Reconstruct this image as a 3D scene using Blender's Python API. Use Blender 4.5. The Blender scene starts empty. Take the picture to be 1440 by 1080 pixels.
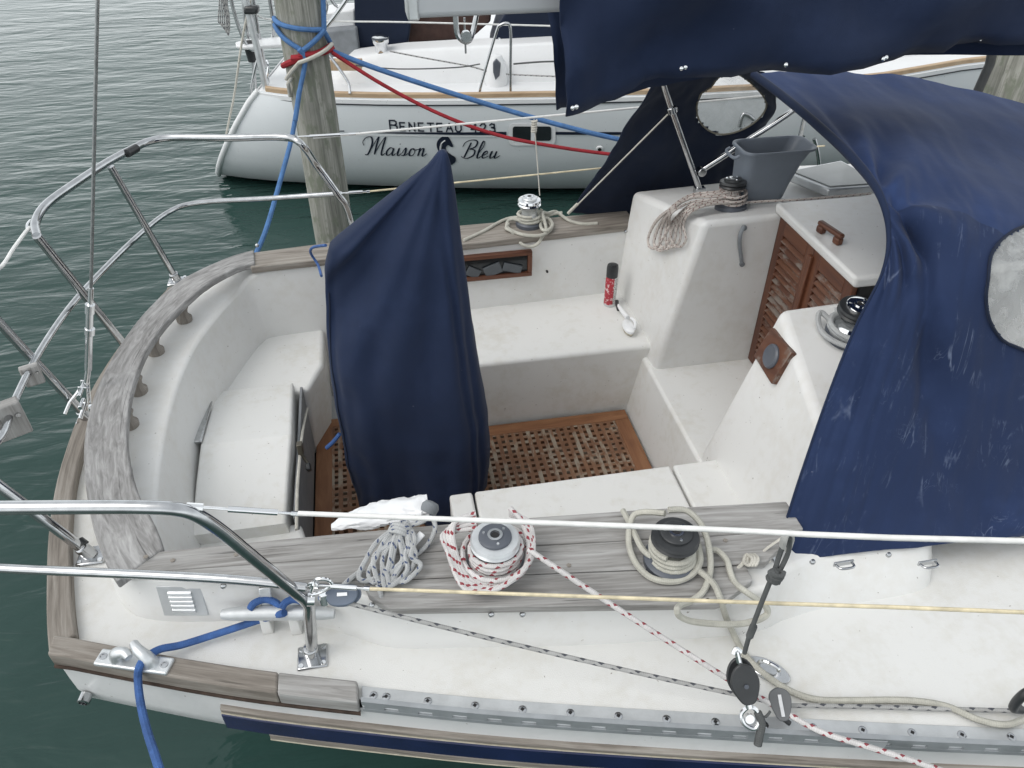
import bpy, bmesh, math, random
from mathutils import Vector, Matrix, noise
random.seed(7)
C = bpy.context.scene.collection
PI = math.pi
V = Vector
# ------------------------------------------------------------------ camera maths (place points along a sight line at a real depth)
F = 1082.0; PT = math.radians(37.9); TH = math.radians(10.5); HC = 3.25
SP, CP, S, K = math.sin(PT), math.cos(PT), math.sin(TH), math.cos(TH)
def ray(u, v):
    a = (u-720)/F; b = (v-540)/F
    h = CP - b*SP
    return V((a*K + h*S, -a*S + h*K, -SP - b*CP))
def P(u, v, z=None, y=None, x=None, d=None):
    r = ray(u, v)
    if z is not None: t = (z-HC)/r.z
    elif y is not None: t = y/r.y
    elif x is not None: t = x/r.x
    else: t = d/(r.x*S + r.y*K)
    return V((0, 0, HC)) + r*t
def PP(u, v, pt, n):
    r = ray(u, v); o = V((0, 0, HC))
    return o + r*((V(pt)-o).dot(n)/r.dot(n))
def proj(p):
    X = p[0]*K - p[1]*S; h = p[0]*S + p[1]*K; Z = p[2]-HC
    dd = h*CP - Z*SP; up = h*SP + Z*CP
    return (720 + F*X/dd, 540 - F*up/dd)
def W(a, d, z): return V((a*K + d*S, -a*S + d*K, z))          # neighbour boat's own axes
def inpoly(p, poly):
    x, y = p; c = False; n = len(poly)
    for i in range(n):
        x1, y1 = poly[i]; x2, y2 = poly[i-1]
        if (y1 > y) != (y2 > y) and x < (x2-x1)*(y-y1)/(y2-y1)+x1: c = not c
    return c
def cr(pts, k=6, closed=False):
    pts = [V(p) for p in pts]; n = len(pts); out = []
    if n < 3 and not closed:
        return [pts[0].lerp(pts[1], i/k) for i in range(k)] + [pts[1]]
    rng = range(n) if closed else range(n-1)
    for i in rng:
        if closed: p0, p1, p2, p3 = pts[i-1], pts[i], pts[(i+1) % n], pts[(i+2) % n]
        else: p0, p1, p2, p3 = pts[max(i-1, 0)], pts[i], pts[i+1], pts[min(i+2, n-1)]
        for j in range(k):
            t = j/k
            out.append(0.5*((2*p1) + (p2-p0)*t + (2*p0-5*p1+4*p2-p3)*t*t + (3*p1-p0-3*p2+p3)*t**3))
    if not closed: out.append(pts[-1])
    return out
def lin(tab, x):
    if x <= tab[0][0]: return tab[0][1]
    for (a, b), (c, d) in zip(tab, tab[1:]):
        if x <= c: return b + (d-b)*(x-a)/(c-a)
    return tab[-1][1]

# ------------------------------------------------------------------ materials
MATS = {}
class NT:
    def __init__(s, name):
        m = bpy.data.materials.new(name); m.use_nodes = True
        s.m = m; s.t = m.node_tree; s.b = s.t.nodes['Principled BSDF']; MATS[name] = m
    def n(s, typ, **kw):
        nd = s.t.nodes.new(typ)
        for k, v in kw.items():
            if k in nd.inputs: nd.inputs[k].default_value = v
            else: setattr(nd, k, v)
        return nd
    def l(s, a, b): s.t.links.new(a, b)
    def set(s, **kw):
        for k, v in kw.items(): s.b.inputs[k.replace('_', ' ')].default_value = v
    def coord(s, kind='Object', scale=(1, 1, 1), rot=(0, 0, 0)):
        c = s.n('ShaderNodeTexCoord'); mp = s.n('ShaderNodeMapping')
        mp.inputs['Scale'].default_value = scale; mp.inputs['Rotation'].default_value = rot
        s.l(c.outputs[kind], mp.inputs['Vector']); return mp.outputs['Vector']
    def noise(s, vec, scale, detail=4, rough=.55, dist=0):
        nd = s.n('ShaderNodeTexNoise', Scale=scale, Detail=detail, Roughness=rough, Distortion=dist)
        s.l(vec, nd.inputs['Vector']); return nd.outputs['Fac']
    def ramp(s, fac, stops):
        r = s.n('ShaderNodeValToRGB'); e = r.color_ramp.elements
        while len(e) < len(stops): e.new(.5)
        for i, (p, c) in enumerate(stops):
            e[i].position = p; e[i].color = (*c, 1) if len(c) == 3 else c
        s.l(fac, r.inputs['Fac']); return r.outputs['Color']
    def mix(s, fac, a, b, mode='MIX'):
        m = s.n('ShaderNodeMix', data_type='RGBA', blend_type=mode)
        for sock, val in ((m.inputs[0], fac), (m.inputs[6], a), (m.inputs[7], b)):
            if hasattr(val, 'links') or hasattr(val, 'is_linked'): s.l(val, sock)
            elif isinstance(val, (int, float)): sock.default_value = val
            else: sock.default_value = (*val, 1)
        return m.outputs[2]
    def math(s, op, a, b=None, c=None):
        m = s.n('ShaderNodeMath', operation=op)
        for i, v in enumerate((a, b, c)):
            if v is None: continue
            if isinstance(v, (int, float)): m.inputs[i].default_value = v
            else: s.l(v, m.inputs[i])
        return m.outputs[0]
    def bump(s, h, strength=.3, dist=.01):
        b = s.n('ShaderNodeBump', Strength=strength, Distance=dist); s.l(h, b.inputs['Height'])
        s.l(b.outputs['Normal'], s.b.inputs['Normal'])
    def col(s, c): s.l(c, s.b.inputs['Base Color'])

def simple(name, col, rough=.5, metal=0, var=.12, scale=9, bump=0, bscale=60, **kw):
    t = NT(name); t.set(Roughness=rough, Metallic=metal, **kw)
    v = t.coord()
    f = t.noise(v, scale, 5)
    lo = tuple(c*(1-var) for c in col); hi = tuple(min(1, c*(1+var)) for c in col)
    t.col(t.ramp(f, [(.3, lo), (.7, hi)]))
    r = t.noise(v, scale*2.3, 3)
    t.l(t.math('MULTIPLY_ADD', r, rough*.5, rough*.75), t.b.inputs['Roughness'])
    if bump: t.bump(t.noise(v, bscale, 3), bump, .004)
    return t.m
def gel(name, col, stain, rough=.38, skid=0, amount=.35):
    t = NT(name); t.set(Roughness=rough)
    v = t.coord()
    a = t.noise(v, 3.2, 6, .65); b = t.noise(v, 26, 4, .6); sp = t.noise(v, 75, 2, .5)
    base = t.mix(t.math('MULTIPLY', a, .5), col, tuple(c*.9 for c in col))
    st = t.ramp(t.math('ADD', t.math('MULTIPLY', a, .7), t.math('MULTIPLY', b, .35)), [(.50, (0, 0, 0)), (.72, (1, 1, 1))])
    base = t.mix(t.math('MULTIPLY', st, amount), base, stain)
    sk = t.ramp(sp, [(.745, (0, 0, 0)), (.765, (1, 1, 1))])
    base = t.mix(t.math('MULTIPLY', sk, .7), base, (.16, .13, .10))
    t.col(base)
    t.bump(t.noise(v, 330 if skid else 45, 2, .5), .28 if skid else .05, .003 if skid else .004)
    return t.m
WHITE = gel('gelcoat', (.74, .74, .725), (.60, .575, .52), .34, 0, .5)
SKID = gel('nonskid_gelcoat', (.735, .735, .715), (.60, .58, .52), .55, 1, .75)
HULLW = gel('hull_gelcoat', (.64, .65, .65), (.42, .43, .42), .3, 0, .35)
FARHULL = gel('grey_gelcoat', (.67, .70, .715), (.58, .61, .62), .22, 0, .2)
FARDECK = gel('white_deck', (.76, .77, .775), (.6, .6, .59), .4, 0, .2)
def wood(name, lo, mid, hi, across=42, along=2.4, rough=.75, crack=True, red=None, bstr=.5):
    t = NT(name); t.set(Roughness=rough)
    uv = t.coord('UV', (across, along, 1)); uv2 = t.coord('UV', (9, 2.2, 1)); uv3 = t.coord('UV', (95, 3.5, 1))
    g = t.noise(uv, 1.0, 8, .62, 1.3); big = t.noise(uv2, 1.0, 5, .6, .8); fine = t.noise(uv3, 1, 4, .6, .4)
    mixf = t.math('ADD', t.math('MULTIPLY', g, .55), t.math('ADD', t.math('MULTIPLY', big, .3), t.math('MULTIPLY', fine, .2)))
    c = t.ramp(mixf, [(.34, lo), (.50, mid), (.68, hi)])
    h = mixf
    if crack:
        ck = t.noise(t.coord('UV', (70, 1.3, 1)), 1.0, 3, .5, 2.2)
        cm = t.ramp(ck, [(.30, (1, 1, 1)), (.335, (0, 0, 0))])
        c = t.mix(t.math('MULTIPLY', cm, .6), c, tuple(x*.35 for x in lo))
        h = t.math('SUBTRACT', mixf, t.math('MULTIPLY', cm, .3))
    if red:
        rm = t.ramp(t.noise(t.coord('UV', (13, 5, 1)), 1, 6, .7), [(.50, (0, 0, 0)), (.60, (1, 1, 1))])
        c = t.mix(rm, c, red)
    t.col(c); t.bump(h, bstr, .004); return t.m
TEAK = wood('weathered_teak', (.13, .123, .115), (.27, .262, .25), (.43, .425, .415))
TEAK_ARC = wood('mottled_grey_teak', (.10, .097, .094), (.25, .245, .24), (.44, .435, .43), 40, 8.0, .78, True, None, .7)
TEAK_BR = wood('brown_weathered_teak', (.085, .073, .06), (.22, .195, .168), (.37, .345, .31))
VARN = wood('varnished_teak', (.045, .016, .009), (.095, .032, .016), (.155, .06, .028), 30, 2, .42, False, None, .25)
VARN_OLD = wood('worn_varnished_teak', (.045, .017, .010), (.10, .036, .018), (.16, .066, .032), 30, 2, .5, False, (.20, .165, .14), .35)
GRATE = wood('grating_teak', (.085, .038, .02), (.16, .074, .037), (.24, .125, .066), 22, 3, .65, False, (.28, .235, .18), .3)
GRATE_B = wood('grating_border_teak', (.13, .052, .023), (.205, .088, .038), (.28, .14, .066), 20, 3, .6, False, None, .3)
LIGHTWOOD = wood('pale_rail_teak', (.30, .20, .11), (.42, .30, .19), (.52, .40, .27), 30, 2, .6, False)
PILE = wood('piling_wood', (.09, .095, .08), (.245, .245, .215), (.45, .445, .405), 30, .9, .9, True, (.19, .205, .16), 1.0)
STEEL = simple('stainless_steel', (.50, .51, .52), .13, 1, .15, 26)
CHROME = simple('chrome', (.78, .79, .80), .08, 1, .05, 20)
ALU = simple('aluminium', (.66, .68, .69), .40, .7, .14, 14, .1, 90)
RAILM = simple('anodised_rail', (.55, .57, .58), .45, .4, .12, 14, .1, 90)
RAILW = simple('dull_rail_web', (.33, .35, .365), .5, .35, .15, 14, .1, 90)
ALUP = simple('painted_aluminium', (.46, .48, .50), .42, 0, .06, 4)
BLACK = simple('black_plastic', (.028, .030, .032), .35, 0, .3, 14)
GREYP = simple('grey_plastic', (.085, .095, .115), .42, 0, .12, 6, .05, 50)
WPLAS = simple('white_plastic', (.78, .79, .80), .35, 0, .05, 8)
DARK = simple('dark_recess', (.012, .012, .013), .7, 0, .3, 8)
WIRE = simple('white_coated_wire', (.74, .74, .72), .35, 0, .1, 30)
CREAMW = simple('yellowed_wire_cover', (.66, .58, .40), .45, 0, .25, 26)
NAVYP = simple('navy_paint', (.008, .014, .055), .22, 0, .25, 8)
GILT = simple('pale_trim', (.46, .43, .34), .4, 0, .2, 30)
REDP = simple('red_plastic', (.45, .02, .03), .35, 0, .1, 8)
BROWNC = simple('brown_canvas', (.055, .028, .022), .8, 0, .3, 12)
BOOT = simple('dark_bottom_paint', (.008, .011, .016), .4, 0, .3, 6)
LETTER = simple('navy_vinyl', (.010, .014, .030), .35, 0, .1, 20)
INK = simple('dark_grey_line', (.02, .022, .028), .4, 0, .1, 20)
GREYG = simple('grey_fabric', (.20, .215, .23), .8, 0, .15, 10, .2, 120)
def canvas(name, col, scuff=False, dust=.25):
    t = NT(name); t.set(Roughness=.82); t.b.inputs['Sheen Weight'].default_value = .05; t.b.inputs['Specular IOR Level'].default_value = .3
    t.b.inputs['Sheen Roughness'].default_value = .5
    v = t.coord()
    a = t.noise(v, 2.1, 6, .6); b = t.noise(v, 9, 5, .65)
    c = t.mix(a, tuple(x*.82 for x in col), tuple(x*1.22 for x in col))
    dm = t.ramp(t.math('ADD', t.math('MULTIPLY', a, .5), t.math('MULTIPLY', b, .5)), [(.5, (0, 0, 0)), (.78, (1, 1, 1))])
    c = t.mix(t.math('MULTIPLY', dm, dust), c, tuple(min(1, x*2.3+.015) for x in col))
    sp = t.ramp(t.noise(v, 62, 2, .4), [(.80, (0, 0, 0)), (.815, (1, 1, 1))])
    c = t.mix(t.math('MULTIPLY', sp, .3), c, (.3, .32, .4))
    if scuff:
        uv = t.coord('UV', (1.5, 6.5, 1)); w1 = t.noise(uv, 1.0, 3, .5, 1.6)
        line = t.ramp(w1, [(.484, (0, 0, 0)), (.4985, (1, 1, 1)), (.513, (0, 0, 0))])
        uv2 = t.coord('UV', (3.0, 5.0, 1), (0, 0, .5)); w2 = t.noise(uv2, 1.2, 4, .6, 2.0)
        l2 = t.ramp(w2, [(.52, (0, 0, 0)), (.527, (1, 1, 1)), (.534, (0, 0, 0))])
        msk = t.ramp(t.noise(t.coord('UV', (2.6, 2.2, 1)), 1.9, 5, .7), [(.50, (0, 0, 0)), (.66, (1, 1, 1))])
        sm = t.ramp(t.noise(t.coord('UV', (3.0, 15, 1)), 1.3, 6, .7, 1.0), [(.6, (0, 0, 0)), (.78, (1, 1, 1))])
        tot = t.math('MULTIPLY', msk, t.math('MAXIMUM', t.math('MAXIMUM', line, t.math('MULTIPLY', l2, .6)), t.math('MULTIPLY', sm, .55)))
        c = t.mix(t.math('MULTIPLY', tot, .45), c, (.30, .36, .50))
    t.col(c)
    wv = t.n('ShaderNodeTexNoise', Scale=420, Detail=1); t.l(v, wv.inputs['Vector'])
    h = t.math('ADD', t.math('MULTIPLY', wv.outputs['Fac'], .12), t.noise(v, 6, 4, .5))
    t.bump(h, .22, .02); return t.m
NAVY = canvas('navy_canvas', (.0085, .0180, .050))
NAVY_D = canvas('dark_navy_canvas', (.008, .0145, .034), dust=.12)
NAVY_S = canvas('scuffed_navy_canvas', (.0115, .0245, .072), True)
NAVY_T = canvas('sun_faded_navy_canvas', (.0155, .0335, .100), dust=.3)
def rope(name, col, fleck=None, pitch=.05, r=.8, dens=.2, var=.18, lay=90):
    t = NT(name); t.set(Roughness=.85)
    c = t.n('ShaderNodeTexCoord'); sep = t.n('ShaderNodeSeparateXYZ'); t.l(c.outputs['UV'], sep.inputs[0])
    u, v = sep.outputs[0], sep.outputs[1]
    base = t.ramp(t.noise(t.coord('Object'), 25, 4), [(.3, tuple(x*(1-var) for x in col)), (.7, tuple(min(1, x*(1+var*.5)) for x in col))])
    if fleck:
        f1 = t.math('FRACT', t.math('ADD', t.math('MULTIPLY', v, 1/pitch), t.math('MULTIPLY', u, 1.0)))
        f2 = t.math('FRACT', t.math('SUBTRACT', t.math('MULTIPLY', v, 1/pitch), t.math('MULTIPLY', u, 2.0)))
        m1 = t.math('LESS_THAN', f1, dens); m2 = t.math('LESS_THAN', f2, .55)
        base = t.mix(t.math('MULTIPLY', m1, m2), base, fleck)
    w1 = t.math('SINE', t.math('ADD', t.math('MULTIPLY', v, lay*6.283), t.math('MULTIPLY', u, 12.566)))
    w2 = t.math('SINE', t.math('SUBTRACT', t.math('MULTIPLY', v, lay*6.283), t.math('MULTIPLY', u, 12.566)))
    h = t.math('MULTIPLY', w1, w2)
    base = t.mix(t.math('MULTIPLY_ADD', h, .12, .12), base, tuple(x*.45 for x in col))
    t.col(base); t.bump(h, .35, .002); return t.m
R_RED = rope('white_rope_red_fleck', (.66, .64, .63), (.28, .015, .03), .045, dens=.26)
R_BLUE = rope('grey_rope_blue_fleck', (.47, .48, .48), (.05, .075, .16), .045, dens=.17)
R_BEIGE = rope('beige_rope', (.50, .49, .43))
R_TAN = rope('tan_braid', (.56, .51, .47), (.20, .11, .10), .03, dens=.24)
R_GREY = rope('grey_fleck_line', (.40, .40, .39), (.05, .055, .07), .05, dens=.35)
R_DGREY = rope('dark_grey_line_braid', (.10, .105, .105))
R_COB = rope('blue_mooring_rope', (.05, .125, .34), None, var=.35)
R_COB2 = rope('faded_blue_rope', (.08, .19, .41), None, var=.25)
R_RED2 = rope('red_rope', (.34, .02, .03), None, var=.3)
R_CREAM = rope('cream_rope', (.58, .56, .50))
def glass(name, col, rough=.12, alpha=.5, scr=True):
    t = NT(name); t.set(Roughness=rough); v = t.coord()
    n1 = t.noise(v, 7, 5, .65, 1.0)
    t.col(t.ramp(n1, [(.35, tuple(c*.8 for c in col)), (.7, col)]))
    t.l(t.ramp(n1, [(.40, (alpha*.75,)*3), (.66, (min(1, alpha*1.35),)*3)]), t.b.inputs['Alpha'])
    t.bump(t.noise(v, 5, 3, .5, 1.5), .5, .03); return t.m
VINYL = glass('clear_vinyl', (.62, .64, .63), .18, .30)
VINYL2 = glass('hazy_vinyl', (.60, .61, .60), .2, .42)
SMOKE = simple('smoked_acrylic', (.02, .024, .027), .06, 0, .2, 5)
ACRYL = simple('grey_acrylic', (.30, .315, .31), .12, 0, .12, 5)
# water
def water():
    t = NT('harbour_water'); t.set(Roughness=.035, IOR=1.333)
    v = t.coord('Object', (1, 1, 1), (0, 0, TH))
    f = t.noise(v, .35, 4); t.col(t.ramp(f, [(.3, (.018, .046, .040)), (.7, (.026, .060, .052))]))
    v1 = t.coord('Object', (.85, 2.6, 1), (0, 0, TH+.12)); v2 = t.coord('Object', (2.2, 6.5, 1), (0, 0, TH-.10)); v3 = t.coord('Object', (9, 20, 1), (0, 0, TH+.3))
    h = t.math('ADD', t.noise(v1, 1.0, 3, .5, .6), t.math('ADD', t.math('MULTIPLY', t.noise(v2, 1.0, 3, .5, .8), .42), t.math('MULTIPLY', t.noise(v3, 1, 2), .05)))
    amp = t.ramp(t.noise(t.coord('Object', (.5, .9, 1)), .5, 2), [(.3, (.55, .55, .55)), (.7, (1, 1, 1))])
    t.bump(t.math('MULTIPLY', h, amp), 1.0, .052)
    return t.m
WATER = water()

# ------------------------------------------------------------------ mesh builder
WL = {}
class MB:
    def __init__(s): s.v = []; s.f = []; s.uv = []
    def face(s, idx, uv=None):
        s.f.append(tuple(idx)); s.uv.append(uv or [(s.v[i][0], s.v[i][1]) for i in idx])
    def pts(s, ps):
        b = len(s.v); s.v += [V(p) for p in ps]; return b
    def box(s, c, size, M=None):
        x, y, z = (q/2 for q in size); M = M or Matrix.Identity(3)
        ps = [V(c) + M @ V((sx*x, sy*y, sz*z)) for sx in (-1, 1) for sy in (-1, 1) for sz in (-1, 1)]
        b = s.pts(ps)
        dims = [(size[1], size[2]), (size[0], size[2]), (size[0], size[1])]
        for q, (d0, d1) in (((0, 1, 3, 2), dims[0]), ((4, 6, 7, 5), dims[0]), ((0, 4, 5, 1), dims[1]), ((2, 3, 7, 6), dims[1]), ((0, 2, 6, 4), dims[2]), ((1, 5, 7, 3), dims[2])):
            o = random.random()*3
            pq = [ps[i] for i in q]; e1 = (pq[1]-pq[0]).length; e2 = (pq[2]-pq[1]).length
            if e1 > e2: uv = [(o, 0), (o, e1), (o+e2, e1), (o+e2, 0)]
            else: uv = [(o, 0), (o+e1, 0), (o+e1, e2), (o, e2)]
            s.face([b+i for i in q], uv)
        return s
    def hexa(s, bot, top):
        n = len(bot); b = s.pts(list(bot)+list(top)); o = random.random()
        s.face([b+i for i in range(n)][::-1]); s.face([b+n+i for i in range(n)])
        for i in range(n):
            j = (i+1) % n; s.face([b+i, b+j, b+n+j, b+n+i], [(o, 0), (o+(V(bot[i])-V(bot[j])).length, 0), (o+(V(bot[i])-V(bot[j])).length, .1), (o, .1)])
        return s
    def tube(s, path, r, n=8, closed=False, r2=None, flat=None):
        path = [V(p) for p in path]; m = len(path)
        if m < 2: return s
        tan = []
        for i in range(m):
            a = path[i-1] if (i > 0 or closed) else path[i]; b = path[(i+1) % m] if (i < m-1 or closed) else path[i]
            d = b-a; tan.append(d.normalized() if d.length > 1e-9 else V((0, 0, 1)))
        up = V((0, 0, 1)) if abs(tan[0].z) < .9 else V((1, 0, 0))
        nrm = (up - tan[0]*up.dot(tan[0])).normalized(); L = 0; rings = []
        for i in range(m):
            if i:
                nrm = nrm - tan[i]*nrm.dot(tan[i])
                nrm = nrm.normalized() if nrm.length > 1e-6 else tan[i].orthogonal().normalized()
                L += (path[i]-path[i-1]).length
            bi = tan[i].cross(nrm)
            rr = r if r2 is None else r + (r2-r)*i/(m-1)
            if callable(r): rr = r(i/(m-1))
            fl = flat or 1
            rings.append((s.pts([path[i] + (nrm*math.cos(2*PI*j/n)*fl + bi*math.sin(2*PI*j/n))*rr for j in range(n)]), L))
        for i in range(m-1 if not closed else m):
            (a, la), (b, lb) = rings[i], rings[(i+1) % m]
            if closed and i == m-1: lb = la + (path[0]-path[-1]).length
            for j in range(n):
                k = (j+1) % n
                s.face([a+j, a+k, b+k, b+j], [(j/n, la), ((j+1)/n, la), ((j+1)/n, lb), (j/n, lb)])
        if not closed:
            s.face([rings[0][0]+j for j in range(n)][::-1], [(0, 0)]*n); s.face([rings[-1][0]+j for j in range(n)], [(0, 0)]*n)
        return s
    def lathe(s, prof, c=(0, 0, 0), M=None, n=28, cap=True):
        M = M or Matrix.Identity(3); c = V(c); rings = []
        for r, z in prof:
            rings.append(s.pts([c + M @ V((r*math.cos(2*PI*j/n), r*math.sin(2*PI*j/n), z)) for j in range(n)]))
        for i in range(len(prof)-1):
            a, b = rings[i], rings[i+1]
            for j in range(n):
                k = (j+1) % n; s.face([a+j, a+k, b+k, b+j], [(j/n, prof[i][1]), ((j+1)/n, prof[i][1]), ((j+1)/n, prof[i+1][1]), (j/n, prof[i+1][1])])
        if cap:
            s.face([rings[0]+j for j in range(n)][::-1]); s.face([rings[-1]+j for j in range(n)])
        return s
    def grid(s, rows, closed=False, keep=None, us=None):
        m = len(rows); n = len(rows[0]); b = s.pts([p for r in rows for p in r])
        L = [0]
        for i in range(1, m): L.append(L[-1] + (V(rows[i][n//2])-V(rows[i-1][n//2])).length)
        X = [0]
        for j in range(1, n+1): X.append(X[-1] + (V(rows[m//2][j % n])-V(rows[m//2][j-1])).length)
        for i in range(m-1):
            for j in range(n if closed else n-1):
                k = (j+1) % n
                q = [b+i*n+j, b+i*n+k, b+(i+1)*n+k, b+(i+1)*n+j]
                if keep and not keep((s.v[q[0]]+s.v[q[1]]+s.v[q[2]]+s.v[q[3]])/4): continue
                s.face(q, [(X[j], L[i]), (X[j+1], L[i]), (X[j+1], L[i+1]), (X[j], L[i+1])])
        return s
    def plank(s, A, B, z0, z1):
        """board between two edge polylines (same length), UV runs along it"""
        n = len(A); L = 0; ls = [0]
        for i in range(1, n): L += ((V(A[i])-V(A[i-1])).length + (V(B[i])-V(B[i-1])).length)/2; ls.append(L)
        zf = z1 if callable(z1) else (lambda p: z1); z0f = z0 if callable(z0) else (lambda p: z0)
        o = random.random()*5; ring = []
        for i in range(n):
            a, b = A[i], B[i]
            ring.append(s.pts([(a[0], a[1], z0f(a)), (a[0], a[1], zf(a)), (b[0], b[1], zf(b)), (b[0], b[1], z0f(b))]))
        for i in range(n-1):
            a, b = ring[i], ring[i+1]; w = (V(A[i][:2])-V(B[i][:2])).length; w2 = (V(A[i+1][:2])-V(B[i+1][:2])).length; h = .03
            for j, (u0, u1, v0, v1) in enumerate(((0, h, 0, h), (h, h+w, h, h+w2), (h+w, 2*h+w, h+w2, 2*h+w2), (2*h+w, 2*h+2*w, 2*h+w2, 2*h+2*w2))):
                k = (j+1) % 4
                s.face([a+j, a+k, b+k, b+j], [(o+u0, o+ls[i]), (o+u1, o+ls[i]), (o+v1, o+ls[i+1]), (o+v0, o+ls[i+1])])
        s.face([ring[0]+j for j in range(4)][::-1], [(o, o), (o, o+.03), (o+.1, o+.03), (o+.1, o)])
        s.face([ring[-1]+j for j in range(4)], [(o, o), (o, o+.03), (o+.1, o+.03), (o+.1, o)])
        return s
    def build(s, name, mat, parent=None, smooth=True, bevel=0, seg=2, solid=0, sub=0, angle=40, fixn=True):
        lo = V([min(v[i] for v in s.v) for i in range(3)]); hi = V([max(v[i] for v in s.v) for i in range(3)])
        base = V(((lo.x+hi.x)/2, (lo.y+hi.y)/2, lo.z))
        me = bpy.data.meshes.new(name); me.from_pydata([v-base for v in s.v], [], s.f)
        uvl = me.uv_layers.new(name='UVMap'); i = 0
        for fuv in s.uv:
            for q in fuv: uvl.data[i].uv = q; i += 1
        me.materials.append(mat)
        if fixn:
            bm = bmesh.new(); bm.from_mesh(me); bmesh.ops.recalc_face_normals(bm, faces=bm.faces); bm.to_mesh(me); bm.free()
        if smooth:
            me.shade_smooth()
            try: me.set_sharp_from_angle(angle=math.radians(angle))
            except Exception: pass
        me.update()
        o = bpy.data.objects.new(name, me); C.objects.link(o)
        WL[o.name] = base
        if parent: o.parent = parent; o.location = base - WL[parent.name]
        else: o.location = base
        if bevel:
            m = o.modifiers.new('bevel', 'BEVEL'); m.width = bevel; m.segments = seg; m.limit_method = 'ANGLE'; m.angle_limit = math.radians(35)
        if solid:
            m = o.modifiers.new('thick', 'SOLIDIFY'); m.thickness = solid; m.offset = 0
        if sub:
            m = o.modifiers.new('sub', 'SUBSURF'); m.levels = sub; m.render_levels = sub
        return o
def tag(o, label=None, cat=None, group=None, kind=None):
    for k, v in (('label', label), ('category', cat), ('group', group), ('kind', kind)):
        if v: o[k] = v
    return o
def thing(name, loc, label, cat, group=None):
    o = bpy.data.objects.new(name, None); C.objects.link(o); o.location = loc; WL[o.name] = V(loc); o.empty_display_size = .1
    return tag(o, label, cat, group)
def dup(o, loc, parent=None):
    c = o.copy(); C.objects.link(c); WL[c.name] = V(loc)
    if parent: c.parent = parent; c.location = V(loc) - WL[parent.name]
    else: c.location = loc
    for ch in o.children:
        dup(ch, V(loc) + (WL[ch.name]-WL[o.name]), c)
    return c
def Rmat(n, xdir=None):
    n = V(n).normalized(); x = V(xdir) if xdir else (V((1, 0, 0)) if abs(n.x) < .9 else V((0, 1, 0)))
    x = (x - n*x.dot(n)).normalized(); y = n.cross(x)
    return Matrix((x, y, n)).transposed()

# ================================================================== setting
mb = MB(); mb.pts([(-250, -120, 0), (250, -120, 0), (250, 380, 0), (-250, 380, 0)]); mb.face([0, 1, 2, 3])
tag(mb.build('water', WATER), 'dark green rippled harbour water', kind='structure')

# ================================================================== our sailboat
CY = 2.485
boat = thing('sailboat', (1.5, CY, 0), 'near white sailboat with open cockpit, weathered teak coaming and navy rubbing strake', 'sailboat')
half = [(-1.234, CY), (-1.219, 2.21), (-1.176, 1.936), (-1.10, 1.63), (-1.052, 1.475), (-.6, 1.299), (-.215, 1.174), (.342, 1.014), (1.457, .740), (2.3, .575), (3.5, .42), (5, .40), (7, .85), (8.8, 1.7), (9.8, CY)]
def dens(l, k=4): return [tuple(l[i][j] + (l[i+1][j]-l[i][j])*t/k for j in range(2)) for i in range(len(l)-1) for t in range(k)] + [l[-1]]
seg1 = [tuple(p)[:2] for p in cr([(x, y, 0) for x, y in half[:5]], 4)]
seg2 = [tuple(p)[:2] for p in cr([(x, y, 0) for x, y in half[4:]], 5)]
near_out = seg1 + seg2[1:]

levels = [(1.272, -.004, 0), (1.225, -.005, 0), (1.18, -.008, .004), (1.13, -.014, .012), (1.08, -.014, .03), (1.02, .006, .10), (.95, .05, .20), (.8, .15, .40), (.5, .33, .72), (.1, .60, 1.4), (-.4, .9, 2.1)]
def fm(x, y): return CY + (CY-y)*lin([(-1.1, 1), (-.5, .96), (.4, .86), (1.5, .80), (4, .86), (9.8, .9)], x)
def hullpt(x, y, z, ins, sh):
    w = max(0, 1-(x+1.234)/4.2); dy = y-CY
    sgn = 1 if dy > 0 else -1
    ndy = max(0, abs(dy)-ins*min(1, abs(dy)/.5))*sgn
    return V((x + sh*w**1.4 - max(0, (x-6)/4)*ins*1.5, CY+ndy, z))
out = near_out + [(x, fm(x, y)) for x, y in near_out[-2:0:-1]]
mb = MB(); mb.grid([[hullpt(x, y, *L) for x, y in out] for L in levels], closed=True)
mb.build('hull', HULLW, boat)
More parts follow.
